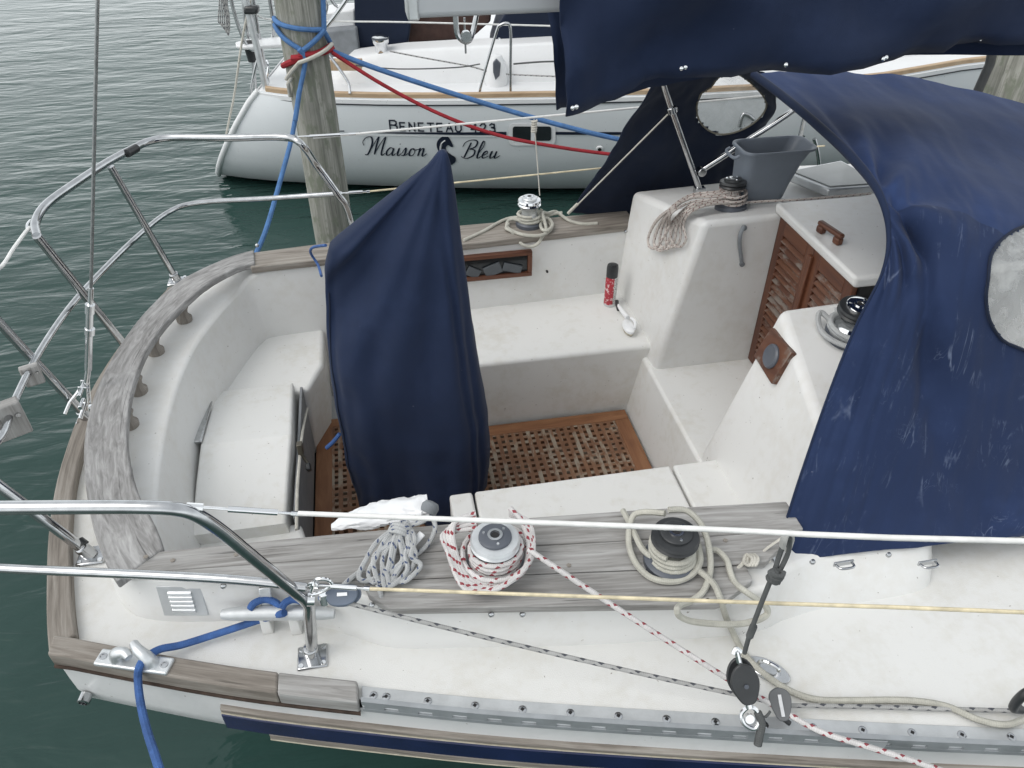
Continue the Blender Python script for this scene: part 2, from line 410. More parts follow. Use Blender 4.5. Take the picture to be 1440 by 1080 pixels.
# cockpit moulding rings (far side -> round the stern -> near side)
ST = [  # base xy, top outer xy, top inner xy, bottom xy, ztop
 ((1.60,3.60),(1.60,3.575),(1.60,3.455),(1.60,3.42),1.455), ((1.0,3.60),(1.0,3.575),(1.0,3.42),(1.0,3.38),1.455),
 ((.4,3.60),(.4,3.57),(.4,3.385),(.4,3.365),1.455), ((-.3,3.57),(-.3,3.54),(-.3,3.355),(-.3,3.335),1.455),
 ((-.64,3.53),(-.63,3.50),(-.60,3.34),(-.56,3.325),1.44),
 ((-.86,3.39),(-.83,3.35),(-.685,3.31),(-.62,3.28),1.38), ((-.98,3.20),(-.94,3.18),(-.755,3.16),(-.68,3.12),1.375),
 ((-1.06,2.94),(-1.02,2.93),(-.83,2.92),(-.75,2.90),1.375), ((-1.105,2.70),(-1.065,2.70),(-.862,2.70),(-.785,2.70),1.375),
 ((-1.12,2.485),(-1.08,2.485),(-.872,2.485),(-.80,2.485),1.375), ((-1.105,2.266),(-1.065,2.266),(-.868,2.27),(-.795,2.27),1.375),
 ((-1.06,2.03),(-1.02,2.04),(-.85,2.05),(-.78,2.06),1.375), ((-.98,1.77),(-.94,1.78),(-.82,1.84),(-.755,1.87),1.38),
 ((-.89,1.605),(-.87,1.625),(-.77,1.69),(-.72,1.74),1.40),
 ((-.77,1.54),(-.755,1.57),(-.70,1.64),(-.66,1.67),1.445), ((-.5,1.49),(-.5,1.515),(-.5,1.625),(-.5,1.655),1.455), ((-.3,1.43),(-.3,1.46),(-.3,1.615),(-.3,1.64),1.455),
 ((-.2,1.375),(-.2,1.405),(-.2,1.61),(-.2,1.63),1.455), ((-.1,1.325),(-.1,1.35),(-.1,1.60),(-.1,1.625),1.455), ((.1,1.29),(.1,1.312),(.1,1.59),(.1,1.615),1.455), ((.4,1.24),(.4,1.262),(.4,1.565),(.4,1.60),1.455),
 ((.9,1.185),(.9,1.205),(.9,1.52),(.9,1.56),1.455), ((1.05,1.20),(1.05,1.27),(1.05,1.50),(1.05,1.55),1.435), ((1.2,1.21),(1.2,1.32),(1.2,1.48),(1.2,1.53),1.41), ((1.5,1.215),(1.5,1.315),(1.5,1.45),(1.5,1.52),1.40), ((1.585,1.27),(1.58,1.34),(1.58,1.44),(1.58,1.52),1.39), ((1.63,1.36),(1.61,1.38),(1.60,1.44),(1.60,1.52),1.38)]
rings = [[], [], [], [], [], []]
for b, to, ti, bo, zt in ST:
    b, to, ti, bo = V(b), V(to), V(ti), V(bo)
    rings[0].append((*b, 1.24)); rings[1].append((*(b.lerp(to, .25)), 1.285 + (zt-1.285)*.15)); rings[2].append((*to, zt)); rings[3].append((*ti, zt-.003))
    rings[4].append((*(ti.lerp(bo, .16)), zt-.045)); rings[5].append((*bo, .64 if bo.x > -.5 else .96))
rings = [cr(r, 5) for r in rings]
mb = MB(); mb.grid(rings); mb.build('cockpit_coaming', WHITE, boat, bevel=.014, seg=3)
# deck: outline with the cockpit cut out
bm = bmesh.new()
def loop(pts, z):
    vs = [bm.verts.new((p[0], p[1], z)) for p in pts]
    return [bm.edges.new((vs[i], vs[(i+1) % len(vs)])) for i in range(len(vs))]
inner = [(1.79, 3.50)] + [(p[0], p[1]) for p in rings[1]] + [(1.79, 1.42)]
e = loop([(x + (.012 if x < 0 else 0), y + (.012 if y < CY else -.012)) for x, y in out], 1.28) + loop([(x*.985, CY+(y-CY)*.985) for x, y in inner], 1.28)
bmesh.ops.triangle_fill(bm, edges=e, use_beauty=True)
mb = MB(); bm.verts.ensure_lookup_table(); mb.pts([v.co for v in bm.verts])
for f in bm.faces: mb.face([v.index for v in f.verts])
bm.free()
mb.build('side_deck', SKID, boat, smooth=False)
# seats, sole, bridge deck
def block(name, bot, top, mat, bevel=.02, par=boat, seg=3):
    mb = MB(); mb.hexa(bot, top); return mb.build(name, mat, par, bevel=bevel, seg=seg)
block('cockpit_seat', [(.14,2.905,.62),(1.3,2.905,.62),(1.3,3.48,.62),(.14,3.48,.62)], [(.14,2.893,1.10),(1.3,2.893,1.10),(1.3,3.48,1.10),(.14,3.48,1.10)], SKID)
block('cockpit_seat', [(.238,2.065,.62),(1.035,2.065,.62),(1.035,1.5,.62),(.238,1.5,.62)], [(.238,2.082,1.10),(1.030,2.082,1.10),(1.030,1.5,1.10),(.238,1.5,1.10)], SKID, .012)
block('seat_end', [(.14,2.065,.62),(.229,2.065,.62),(.229,1.5,.62),(.14,1.5,.62)], [(.14,2.082,1.10),(.229,2.082,1.10),(.229,1.5,1.10),(.14,1.5,1.10)], SKID, .012)
block('seat_end', [(1.040,2.065,.62),(1.4,2.065,.62),(1.4,1.5,.62),(1.040,1.5,.62)], [(1.040,2.082,1.10),(1.4,2.082,1.10),(1.4,1.5,1.10),(1.040,1.5,1.10)], SKID, .012)
block('quarter_seat', [(-.50,2.86,.68),(-.44,2.86,.68),(-.36,3.05,.68),(-.36,3.30,.68),(-.5,3.28,.68)], [(-.92,2.86,1.085),(-.41,2.86,1.085),(-.345,3.05,1.085),(-.345,3.44,1.085),(-.8,3.44,1.085)], SKID)
block('quarter_seat', [(-.50,2.11,.68),(-.45,2.11,.68),(-.40,1.95,.68),(-.40,1.70,.68),(-.5,1.72,.68)], [(-.92,2.11,1.03),(-.43,2.11,1.03),(-.385,1.95,1.03),(-.385,1.55,1.03),(-.8,1.55,1.03)], SKID)
mb = MB()
hx0, hx1 = -.815, -.475
prof = [(2.895, 1.105), (2.70, 1.135), (2.47, 1.165), (2.28, 1.135), (2.06, 1.085)]
a = [(hx0 - (.0 if 0 else 0), y, z) for y, z in prof]; b = [(hx1 + .02*(1-abs(y-2.47)/.42), y, z) for y, z in prof]
a2 = [(hx0+.2, y, .70) for y, z in prof]; b2 = [(hx1+.03, y, .70) for y, z in prof]
mb.grid([a2, a, b, b2]); n0 = len(mb.v)
for k in (0, 4): mb.pts([a2[k], a[k], b[k], b2[k]])
mb.face([n0, n0+1, n0+2, n0+3]); mb.face([n0+4, n0+5, n0+6, n0+7])
helm = mb.build('helm_seat', SKID, boat, bevel=.012, seg=3, angle=12)
mb = MB(); mb.box((hx1+.036, 2.47, .92), (.012, .80, .36)); mb.build('locker_front', simple('helm_front_grey', (.20, .21, .22), .6, 0, .1, 8), helm, bevel=.003)  # thin sheet over the helm seat front, a darker grey than the seat
mb = MB(); mb.box((-.853, 2.63, 1.165), (.022, .31, .03), Matrix.Rotation(-.1, 3, 'X')); mb.build('hinge_board', TEAK_BR, helm, bevel=.003)
mb = MB(); mb.box((-.835, 2.63, 1.155), (.05, .30, .012), Matrix.Rotation(-.1, 3, 'X')); mb.tube([(-.812, 2.48, 1.17), (-.812, 2.78, 1.14)], .007)
mb.build('hinge', STEEL, helm, bevel=.002)
mb = MB(); mb.box((.40, 2.5, .655), (1.7, 1.2, .05)); mb.build('sole', simple('shaded_sole', (.02, .018, .016), .8), boat)  # shade under the grating put into the colour, so its holes look dark
block('bridge_deck', [(1.125,2.0,.62),(1.75,2.0,.62),(1.75,2.95,.62),(1.125,2.95,.62)], [(1.19,2.0,1.03),(1.75,2.0,1.03),(1.75,2.95,1.03),(1.19,2.95,1.03)], SKID, .014)
# winch pods either side of the companionway
block('winch_pod', [(1.19,2.79,.9),(1.8,2.79,.9),(1.8,3.46,.9),(1.19,3.46,.9)], [(1.345,2.79,1.79),(1.8,2.79,1.80),(1.8,3.40,1.69),(1.245,3.44,1.655)], WHITE, .028, seg=4)
block('winch_pod', [(1.165,2.18,.9),(1.8,2.18,.9),(1.8,1.50,.9),(1.165,1.50,.9)], [(1.405,2.18,1.735),(1.8,2.18,1.75),(1.8,1.56,1.60),(1.305,1.53,1.56)], WHITE, .028, seg=4)
# cabin trunk
mb = MB(); mb.hexa([(1.80,1.40,1.2),(5.4,1.42,1.2),(5.4,3.50,1.2),(1.80,3.50,1.2)], [(1.80,1.50,1.755),(5.2,1.62,1.66),(5.2,3.35,1.66),(1.80,3.42,1.755)])
mb.build('cabin_trunk', WHITE, boat, bevel=.04, seg=3)
mb = MB(); mb.box((1.775, 2.485, 1.4), (.12, .60, .80)); mb.build('companionway_recess', DARK, boat)
# sliding hatch
mb = MB(); mb.hexa([(1.672,2.165,1.795),(2.42,2.165,1.795),(2.42,2.815,1.795),(1.672,2.815,1.795)], [(1.665,2.165,1.843),(2.42,2.165,1.843),(2.42,2.815,1.843),(1.665,2.815,1.843)])
hatch = mb.build('sliding_hatch', WHITE, boat, bevel=.014, seg=3)
ha, hb = P(1150, 322, z=1.85), P(1182, 344, z=1.85)
d = (hb-ha).normalized()
mb = MB(); M = Matrix.Rotation(math.atan2(d.y, d.x), 3, 'Z'); L = (hb-ha).length
for q in (0, 1): mb.box(ha.lerp(hb, .14+.72*q) + V((0, 0, .008)), (L*.26, .028, .03), M)
mb.box(ha.lerp(hb, .5) + V((0, 0, .031)), (L, .026, .020), M)
mb.build('handle', VARN, hatch, bevel=.008, seg=3)
# louvred doors
def door(y0, y1):
    mb = MB(); x = 1.70; z0, z1 = 1.04, 1.795; fw = .052
    for yy in (y0+fw/2, y1-fw/2): mb.box((x, yy, (z0+z1)/2), (.026, fw, z1-z0))
    for zz in (z0+.035, z1-.035): mb.box((x, (y0+y1)/2, zz), (.025, y1-y0-2*fw, .07))
    dr = mb.build('companionway_door', VARN, boat, bevel=.004)
    mb = MB(); nz = 19
    for k in range(nz):
        zz = z0+.09 + (z1-z0-.18)*k/(nz-1)
        mb.box((x-.002, (y0+y1)/2, zz), (.030, y1-y0-2*fw+.01, .007), Matrix.Rotation(-.75, 3, 'Y'))
    mb.build('louvre', VARN_OLD, dr, bevel=.002); return dr
door(2.195, 2.483); d2 = door(2.487, 2.785)
mb = MB(); mb.box((1.682, 2.487, 1.4), (.02, .03, .72)); mb.build('astragal', VARN, d2, bevel=.004)
# grab strap on the pod's inner face and grab latch
mb = MB(); pth = cr([P(1046, 318, y=2.785), P(1041, 330, y=2.765), P(1040, 345, y=2.765), P(1042, 360, y=2.77), P(1043, 370, y=2.782)], 5)
mb.tube(pth, .009, 8, flat=.5); mb.lathe([(.012, 0), (.012, .008)], P(1046, 320, y=2.788), Rmat((0, -1, 0)), 12); mb.lathe([(.012, 0), (.012, .008)], P(1043, 371, y=2.788), Rmat((0, -1, 0)), 12)
mb.build('grab_strap', GREYG, boat)
# varnished instrument plate on the near pod
pn0 = V((1.165, 2.18, .9)); nv = (V((1.405, 2.18, 1.735))-pn0).cross(V((1.305, 1.53, 1.56))-pn0).normalized()
if nv.x > 0: nv = -nv
cs = [PP(u, v, pn0, nv) for u, v in ((1089, 461), (1064, 501), (1089, 541), (1118, 497))]
mb = MB(); mb.hexa([p - nv*.01 for p in cs], [p + nv*.014 for p in cs])
ipl = mb.build('instrument_plate', VARN_OLD, boat, bevel=.004)
cc = PP(1090, 502, pn0, nv)
mb = MB(); mb.lathe([(.046, .010), (.046, .020), (.040, .026), (.034, .024), (.0, .024)], cc, Rmat(nv), 28, False); mb.build('instrument_cover', GREYP, ipl)
# varnished locker window in the far coaming
pw = [(655, 362), (748, 351), (748, 383), (655, 394)]
yw = 3.372
q = [P(u, v, y=yw) for u, v in pw]; x0, x1 = .22, q[1].x; z0, z1 = 1.275, 1.415
mb = MB()
fw = .022
mb.box(((x0+x1)/2, yw, z0+fw/2), (x1-x0, .03, fw)); mb.box(((x0+x1)/2, yw, z1-fw/2), (x1-x0, .03, fw))
for xx in (x0+fw/2, x1-fw/2): mb.box((xx, yw, (z0+z1)/2), (fw, .03, z1-z0-2*fw))
lw = mb.build('locker_frame', VARN, boat, bevel=.003)
mb = MB(); mb.box(((x0+x1)/2, yw+.006, (z0+z1)/2), (x1-x0-.03, .006, z1-z0-.03)); mb.build('locker_back', SMOKE, lw)
mb = MB(); mb.box((x1-.10, yw-.004, z0+.05), (.10, .012, .045), Matrix.Rotation(.3, 3, 'Y')); mb.box((x1-.20, yw-.004, z0+.05), (.09, .012, .06), Matrix.Rotation(-.35, 3, 'Y')); mb.box((x1-.30, yw-.004, z0+.045), (.07, .012, .05), Matrix.Rotation(.5, 3, 'Y'))
mb.build('stowed_box', simple('pale_grey_card', (.09, .10, .11), .6), lw, bevel=.004)
mb = MB(); pz = P(769, 381, y=3.374); mb.lathe([(.006, 0), (.006, .012)], pz, Rmat((0, -1, 0)), 12); mb.build('drain_hole', DARK, boat)
# teak on the coaming: near side three boards
ii = [(-.745, 1.640), (-.3, 1.617), (.162, 1.588), (.7, 1.54), (1.3, 1.475)]
def oo(x): return lin([(-.85, 1.60), (-.745, 1.565), (-.165, 1.395), (-.10, 1.318), (.4, 1.235), (.80, 1.168), (.965, 1.25), (1.05, 1.33)], x)
def inn(x): return lin(ii, x)
def edge(x, f):
    full = lin([(-.8, 1.43), (.4, 1.235), (.82, 1.17), (1.3, 1.14)], x)
    return inn(x) + (full-inn(x))*f
for k, (f0, f1) in enumerate(((0, .335), (.345, .655), (.665, 1))):
    xs = [-.83 + (1.98 if k == 0 else 1.91)*i/40 for i in range(41)] if k < 2 else [-.15+(.07+1.0)*i/40 for i in range(41)]
    if k == 2: xs = [-.162] + xs
    A = [(x, edge(x, f0)) for x in xs]; B = [(x, edge(x, f1) if k < 2 else oo(x)) for x in xs]
    if k == 2: A[0] = (-.162, edge(-.162, f0)); B[0] = (-.162, edge(-.162, f0)-.004)
    if k == 1: B = [(x, edge(x, f1) if -.16 < x < .95 else max(edge(x, f1), oo(x))) for x in xs]
    A = [(x, max(y, B[i][1]+.004)) for i, (x, y) in enumerate(A)]
    mb = MB(); mb.plank(A, B, 1.452, 1.480); mb.build('coaming_board', TEAK, boat, bevel=.004)
# far side board
xs = [-.62+1.9*i/30 for i in range(31)]
A = [(x, lin([(-.62, 3.325), (.4, 3.37), (1.28, 3.425)], x)) for x in xs]; B = [(x, lin([(-.62, 3.47), (.4, 3.575), (1.28, 3.585)], x)) for x in xs]
mb = MB(); mb.plank(A, B, 1.446, 1.482); mb.build('coaming_board', TEAK_BR, boat, bevel=.005)
# stern arc board
LoP = [(-.615,3.475),(-.72,3.425),(-.85,3.315),(-.94,3.20),(-1.03,2.97),(-1.08,2.72),(-1.10,2.485),(-1.088,2.266),(-1.045,2.042),(-.965,1.79),(-.895,1.63),(-.845,1.545)]
LiP = [(-.60,3.335),(-.66,3.325),(-.755,3.235),(-.825,3.13),(-.92,2.90),(-.965,2.69),(-.972,2.48),(-.957,2.30),(-.92,2.10),(-.855,1.905),(-.77,1.735),(-.735,1.645)]
Lo = [tuple(p)[:2] for p in cr([(x, y, 0) for x, y in LoP], 5)]; Li = [tuple(p)[:2] for p in cr([(x, y, 0) for x, y in LiP], 5)]
mb = MB(); mb.plank(Lo, Li, lambda p: 1.4495+.0125*min(1, max(0, (p[1]-1.62)/.25)), lambda p: 1.484+.010*min(1, max(0, (p[1]-1.62)/.25))); mb.build('stern_arc_board', TEAK_ARC, boat, bevel=.006, seg=3)
ped = None
for (x, y) in [(-.905, 3.085), (-.985, 2.85), (-1.005, 2.585), (-1.0, 2.38), (-.975, 2.12), (-.915, 1.88)]:
    if ped is None:
        mb = MB(); mb.lathe([(.033, 1.374), (.034, 1.392), (.026, 1.400), (.021, 1.412), (.024, 1.428), (.030, 1.440), (.024, 1.450), (.028, 1.463)], (x, y, 0), None, 16)
        ped = mb.build('arc_pedestal', TEAK_BR, boat)
    else: dup(ped, (x, y, 1.374), boat)
# teak bungs
bung = None
for u, v in [(243, 788), (332, 780), (205, 783), (640, 748), (740, 745), (800, 795), (1020, 760), (912, 770), (560, 760)]:
    p = P(u, v, z=1.481)
    if v == 783: p = P(u, v, z=1.495)
    if bung is None:
        mb = MB(); mb.lathe([(.007, 0), (.007, .0015), (0, .0018)], p, None, 12, False); bung = mb.build('wood_bung', LIGHTWOOD if 0 else TEAK_BR, boat)
    else: dup(bung, p, boat)
# wooden toe rail round the stern, aluminium toe rail forward
def offs(pts, w):
    res = []
    for i, p in enumerate(pts):
        a = V(pts[max(i-1, 0)]); b = V(pts[min(i+1, len(pts)-1)]); t = (b-a).normalized(); res.append(V(p) + V((-t.y, t.x))*w)
    return res
sn = [p for p in seg1]                      # transom half, near
tr_out = [(x-.012, 2*CY-y) for x, y in sn[::-1][:-1]] + [(x-.012, y) for x, y in sn]
tr_in = [(x+.062, CY+(y-CY)*.955) for x, y in tr_out]
mb = MB(); mb.plank(tr_out, tr_in, 1.262, 1.312); mb.build('transom_rail', TEAK_BR, boat, bevel=.006)
xs = [-1.062 + .858*i/16 for i in range(17)]
def yo(x): return lin([(a, b) for a, b in seg2], x)
A = [(x, yo(x)-.014) for x in xs]; B = [(x, yo(x)+.050) for x in xs]
for s, nm in ((0, 'toe_rail_board'), (1, 'toe_rail_board')):
    mb = MB(); mb.plank([(x, fm(x, y) if s else y) for x, y in A[:13]], [(x, fm(x, y) if s else y) for x, y in B[:13]], 1.262, 1.318); mb.build(nm, TEAK_BR, boat, bevel=.006)
    mb = MB(); mb.plank([(x, fm(x, y) if s else y) for x, y in A[12:]], [(x, fm(x, y) if s else y) for x, y in B[12:]], 1.262, 1.3172); mb.build(nm, TEAK, boat, bevel=.006)
mb = MB(); mb.plank([(x, y-.004) for x, y in A], [(x, y+.02) for x, y in B], 1.254, 1.2615); mb.build('bedding_strip', simple('old_bedding', (.06, .04, .03), .85, 0, .4, 30), boat)
# alloy slotted rail
for s in (0, 1):
    f = (lambda x, y: fm(x, y)) if s else (lambda x, y: y)
    xs = [-.196 + .05*i for i in range(0, 90)]
    A = [(x, f(x, yo(x)-.008)) for x in xs]; B = [(x, f(x, yo(x)+.052)) for x in xs]
    mb = MB(); mb.plank(A, B, 1.283, 1.289); trl = mb.build('slotted_toe_rail', RAILM, boat, bevel=.0015)
    mb = MB()
    A = [(x, f(x, yo(x)-.013)) for x in xs]; B = [(x, f(x, yo(x)-.007)) for x in xs]
    mb.plank(A, B, 1.270, 1.2835); mb.plank(A, B, 1.300, 1.316)
    x = -.19
    while x < (4.2 if not s else 0):
        xx = [x, x+.052]; mb.plank([(q, f(q, yo(q)-.0125)) for q in xx], [(q, f(q, yo(q)-.0075)) for q in xx], 1.283, 1.3005); x += .089
    mb.plank([(x, f(x, yo(x)-.014)) for x in xs], [(x, f(x, yo(x)-.000)) for x in xs], 1.315, 1.320)
    mb.build('rail_web', RAILW, trl)
    if not s:
        scr = None
        for k in range(20):
            x = -.165 + (.034 if k == 1 else 0) + (0 if k < 2 else (k-1)*.124+.02); p = (x, yo(x)+.026, 1.289)
            if scr is None:
                mb = MB(); mb.lathe([(.0115, 0), (.011, .003), (.0095, .0034), (0, .0034)], p, None, 14, False)
                scr = mb.build('screw', STEEL, trl); mb = MB(); mb.box((p[0], p[1], 1.2925), (.013, .004, .0012), Matrix.Rotation(.5, 3, 'Z')); mb.box((p[0], p[1], 1.2925), (.0038, .013, .0014), Matrix.Rotation(.5, 3, 'Z')); crossm = mb
                SCR = scr
            else: dup(scr, p, trl)
            mb = MB(); mb.lathe([(.0062, .0030), (.0062, .0037), (0, .0037)], p, None, 4, False); mb.build('screw_slot', DARK, trl, smooth=False) if k < 16 else None
        mb = MB(); x = 1.06; mb.hexa([(q, yo(q)-.0125, z_) for q, z_ in ((x, 1.274), (x+.07, 1.274), (x+.07, 1.311), (x, 1.311))], [(q, yo(q)-.0150, z_) for q, z_ in ((x, 1.274), (x+.07, 1.274), (x+.07, 1.311), (x, 1.311))])
        mb.build('maker_plate', ALUP, trl)
# rubbing strake
xs = [-.60 + .12*i for i in range(0, 45)]
def hy(x, z):
    for (L0, L1) in zip(levels, levels[1:]):
        if L1[0] <= z <= L0[0]:
            t = (L0[0]-z)/(L0[0]-L1[0]); return yo(x) + L0[1]+(L1[1]-L0[1])*t
    return yo(x)
def strake(name, z0, z1, thick, mat, parent, xx, b=.004):
    mb = MB()
    for i in range(len(xx)-1):
        pass
    rows = []
    for x in xx:
        y = min(hy(x, z0), hy(x, z1))
        rows.append([(x, y+.03, z1), (x, y-thick, z1), (x, y-thick, z0), (x, y+.03, z0)])
    mb.grid(rows, closed=True); k = len(rows)
    mb.face([0, 1, 2, 3]); mb.face([(k-1)*4+j for j in range(4)])
    return mb.build(name, mat, parent, bevel=b)
stk = strake('rubbing_strake', 1.108, 1.180, .016, NAVYP, boat, xs)
strake('strake_top', 1.1805, 1.199, .0150, TEAK_BR, stk, xs)
strake('strake_trim', 1.1760, 1.1803, .0172, GILT, stk, xs, .001)
strake('strake_bottom', 1.080, 1.1075, .0150, TEAK_BR, stk, xs[1:])
strake('strake_trim', 1.0765, 1.081, .0160, GILT, stk, xs[1:], .001)
mb = MB(); p = V((-1.0, 1.452, 1.155)); p = P(120, 981, y=1.436)
mb.lathe([(.018, -.01), (.018, .016), (.012, .018), (.011, .006), (0, .006)], p, Rmat((-.2, -1, -.1)), 16, False); mb.build('drain_fitting', STEEL, boat)

# ---- stainless work: pushpit, stanchions, lifelines, backstay
def steel(name, path, r, parent, k=6, mat=STEEL, n=12):
    mb = MB(); mb.tube(cr(path, k) if k else path, r, n); return mb.build(name, mat, parent)
def foot(name, p, parent, r=.016, tilt=(0, 0, 1)):
    mb = MB(); M = Rmat((0, 0, 1)); mb.box((p[0], p[1], p[2]+.004), (.085, .075, .008)); mb.lathe([(r+.006, 0), (r+.006, .05), (r+.002, .052)], p, Rmat(tilt), 18)
    o = mb.build(name, STEEL, parent, bevel=.006)
    mb = MB()
    for sx in (-1, 1):
        for sy in (-1, 1): mb.lathe([(.008, .007), (.007, .012), (0, .012)], V(p)+V((sx*.031, sy*.027, 0)), None, 10, False)
    mb.build('bolt', CHROME, o); return o
pp = thing('pushpit', (-1, CY, 1.28), None, None); del_keys = [k for k in pp.keys()]
pp.parent = boat; pp.location = WL['pushpit'] - WL[boat.name]
RT = .0165
nb = P(440, 925, z=1.28)
steel('upper_rail', [P(-330, 725, z=1.985), P(-120, 716, z=1.985), P(0, 714, z=1.985), P(150, 713, z=1.983), P(205, 713.5, z=1.98), P(240, 715, z=1.972), P(266, 720, y=1.308), P(288, 731, y=1.31), P(315, 750, y=1.315), P(350, 779, y=1.32), P(412, 830, y=1.332), P(428, 843, y=1.337), P(434.5, 853, y=1.338), P(435.5, 868, y=1.338), nb.lerp(P(435, 860, y=1.338), .45), nb+V((0, 0, .02))], RT, pp, 6)
foot('rail_foot', nb, pp)
lowz = 1.62
steel('lower_rail', [P(431, 826, y=1.335), P(300, 813, z=lowz), P(0, 799, z=lowz)] + [P(-130, 790, z=lowz), P(-190, 730, z=lowz), P(-130, 690, z=lowz), P(-40, 650, z=lowz), P(2, 614, z=lowz), P(20, 565, z=lowz), P(55, 496, z=lowz), P(100, 430, z=lowz), P(150, 375, z=lowz), P(200, 327, z=lowz), P(240, 297, z=lowz), P(280, 285, z=lowz), P(380, 279, z=lowz), P(478, 272, z=lowz+.02)], .0125, pp, 6)
fb = V((-.135, 3.66, 1.28))
steel('upper_rail', [P(52, 332, z=1.95), P(50, 312, z=1.965), P(66, 287, z=1.975), P(110, 255, z=1.98), P(150, 229, z=1.98), P(185, 210, z=1.98), P(212, 198, z=1.98), P(245, 193.5, z=1.98), P(320, 194, z=1.98), P(398, 193, z=1.98), P(424, 203, z=1.965), P(445, 232, y=3.62), P(474, 272, y=3.62), P(490, 298, y=3.63), fb], RT, pp, 6)
foot('rail_foot', fb, pp)
def leg(b, m, zt, nm='rail_leg', r=RT):
    b, m = V(b), V(m); d = (m-b)/(m.z-b.z)
    top = b + d*(zt-b.z); steel(nm, [b, b.lerp(top, .5), top], r, pp, 0); foot('rail_foot', b, pp, tilt=(top-b).normalized()); return top
leg(P(250, 396, y=3.46), P(156, 235, z=1.975), 1.978, r=.0150)
leg((-1.13, 2.985, 1.28), P(52, 332, z=1.955), 1.955)
t3 = leg(P(125, 590, z=1.30), P(0, 455, x=-1.34), 1.97)
t4 = leg(P(130, 782, z=1.285), P(0, 684, x=-1.20), 1.97)
ue = P(-330, 725, z=1.985); steel('upper_rail', [ue, ue.lerp(t4, .5) + V((-.10, -.05, 0)), t4, t4.lerp(t3, .5) + V((-.03, 0, 0)), t3], RT, pp, 6)
print('tops', proj(t3), proj(t4), proj(ue))
mb = MB(); mb.tube([P(178, 216, z=1.98), P(192, 208, z=1.98)], .0185, 12); mb.build('tape_band', BLACK, pp)
mb = MB(); mb.tube([P(110, 762, z=1.34), P(118, 768, z=1.33)], .0195, 12); mb.build('tape_band', BLACK, pp)
for (u, v, sc, rot) in ((12, 590, 1, .5), (45, 527, .62, .4)):
    p = P(u, v, z=1.60); mb = MB(); M = Matrix.Rotation(rot, 3, 'Z')
    mb.box(p, (.10*sc, .045*sc, .13*sc), M); o = mb.build('rail_pad', TEAK, pp, bevel=.006)
    mb = MB()
    for q in (-.03, .03): mb.lathe([(.009*sc, 0), (.008*sc, .006), (0, .006)], p + M @ V((q*sc, -.0225*sc, .02*sc)), Rmat(M @ V((0, -1, 0))), 10, False)
    mb.build('bolt', STEEL, o)
# lifelines
fwd1 = V((3.2, .58, 1.93)); fwd2 = V((3.2, .58, 1.62))
def lineY(u, v, ya, yb): return None
nl = P(420, 722, y=1.315)
ul = [P(300, 712, y=1.318), nl, P(700, 736, y=1.20), P(1000, 750, y=1.03), P(1440, 761, y=.80), fwd1]
ll1 = steel('lifeline', [nl] + [nl.lerp(P(1440, 761, y=.80), t) for t in (.3, .6, 1)] + [V((3.2, .53, 1.92))], .0062, boat, 4, WIRE, 10)
tb = P(415, 722, y=1.315)
def turnbuckle(a, b, name, par):
    a, b = V(a), V(b); d = b-a; mb = MB(); mb.tube([a, b], .0035, 8)
    mb.tube([a+d*.35, a+d*.38, a+d*.75, a+d*.78], .0075, 10); mb.tube([a, a+d*.14], .009, 8); mb.tube([a+d*.9, b], .006, 8)
    return mb.build(name, CHROME, par)
turnbuckle(P(262, 712, y=1.318), P(425, 723, y=1.315), 'turnbuckle', boat)
l2a, l2b = P(520, 828, y=1.30), P(1440, 861, y=.80)
steel('lower_lifeline', [l2a, l2a.lerp(l2b, .33), l2a.lerp(l2b, .66), l2b, V((3.2, .53, 1.58))], .0048, boat, 3, CREAMW, 8)
turnbuckle(P(436, 822, y=1.335), l2a, 'pelican_hook', boat)
mb = MB(); mb.tube(cr([P(436, 826, y=1.33), P(445, 815, y=1.33), P(462, 816, y=1.325), P(466, 824, y=1.325), P(452, 832, y=1.33), P(438, 836, y=1.33)], 5), .005, 8); mb.tube([P(432, 842, y=1.335), P(442, 842, y=1.335)], .02, 14)
mb.tube(cr([P(428, 826, y=1.335), P(440, 820, y=1.32), P(438, 832, y=1.32)], 4), .005, 8); mb.build('rail_clamp', CHROME, boat)
fa, fb2 = P(440, 194, y=3.62), P(880, 153, y=3.72)
steel('lifeline', [fa, fa.lerp(fb2, .5), fb2, fb2+(fb2-fa)*1.0], .0055, boat, 3, WIRE, 8)
turnbuckle(P(400, 193, y=3.61), P(500, 188, y=3.62), 'turnbuckle', boat)
fa, fb2 = P(500, 271, y=3.64), P(850, 236, y=3.72)
steel('lower_lifeline', [fa, fa.lerp(fb2, .5), fb2, fb2+(fb2-fa)*1.0], .0045, boat, 3, CREAMW, 8)
turnbuckle(P(474, 272, y=3.63), P(520, 269, y=3.64), 'turnbuckle', boat)
steel('gate_line', [P(52, 318, z=1.955), P(40, 322, z=1.96), P(20, 348, z=1.95), P(-5, 380, z=1.95), t3], .0065, boat, 4, WIRE, 8)
mb = MB(); mb.tube(cr([P(54, 316, z=1.955), P(46, 309, z=1.96), P(38, 318, z=1.96), P(44, 326, z=1.95)], 4, True), .006, 8, closed=True); mb.build('snap_hook', CHROME, boat)
# stanchion forward
steel('stanchion', [V((3.2, .53, 1.28)), V((3.2, .53, 1.94))], .0125, boat, 2)
steel('stanchion', [V((2.4, 3.95, 1.28)), V((2.4, 3.95, 1.94))], .0125, boat, 2)
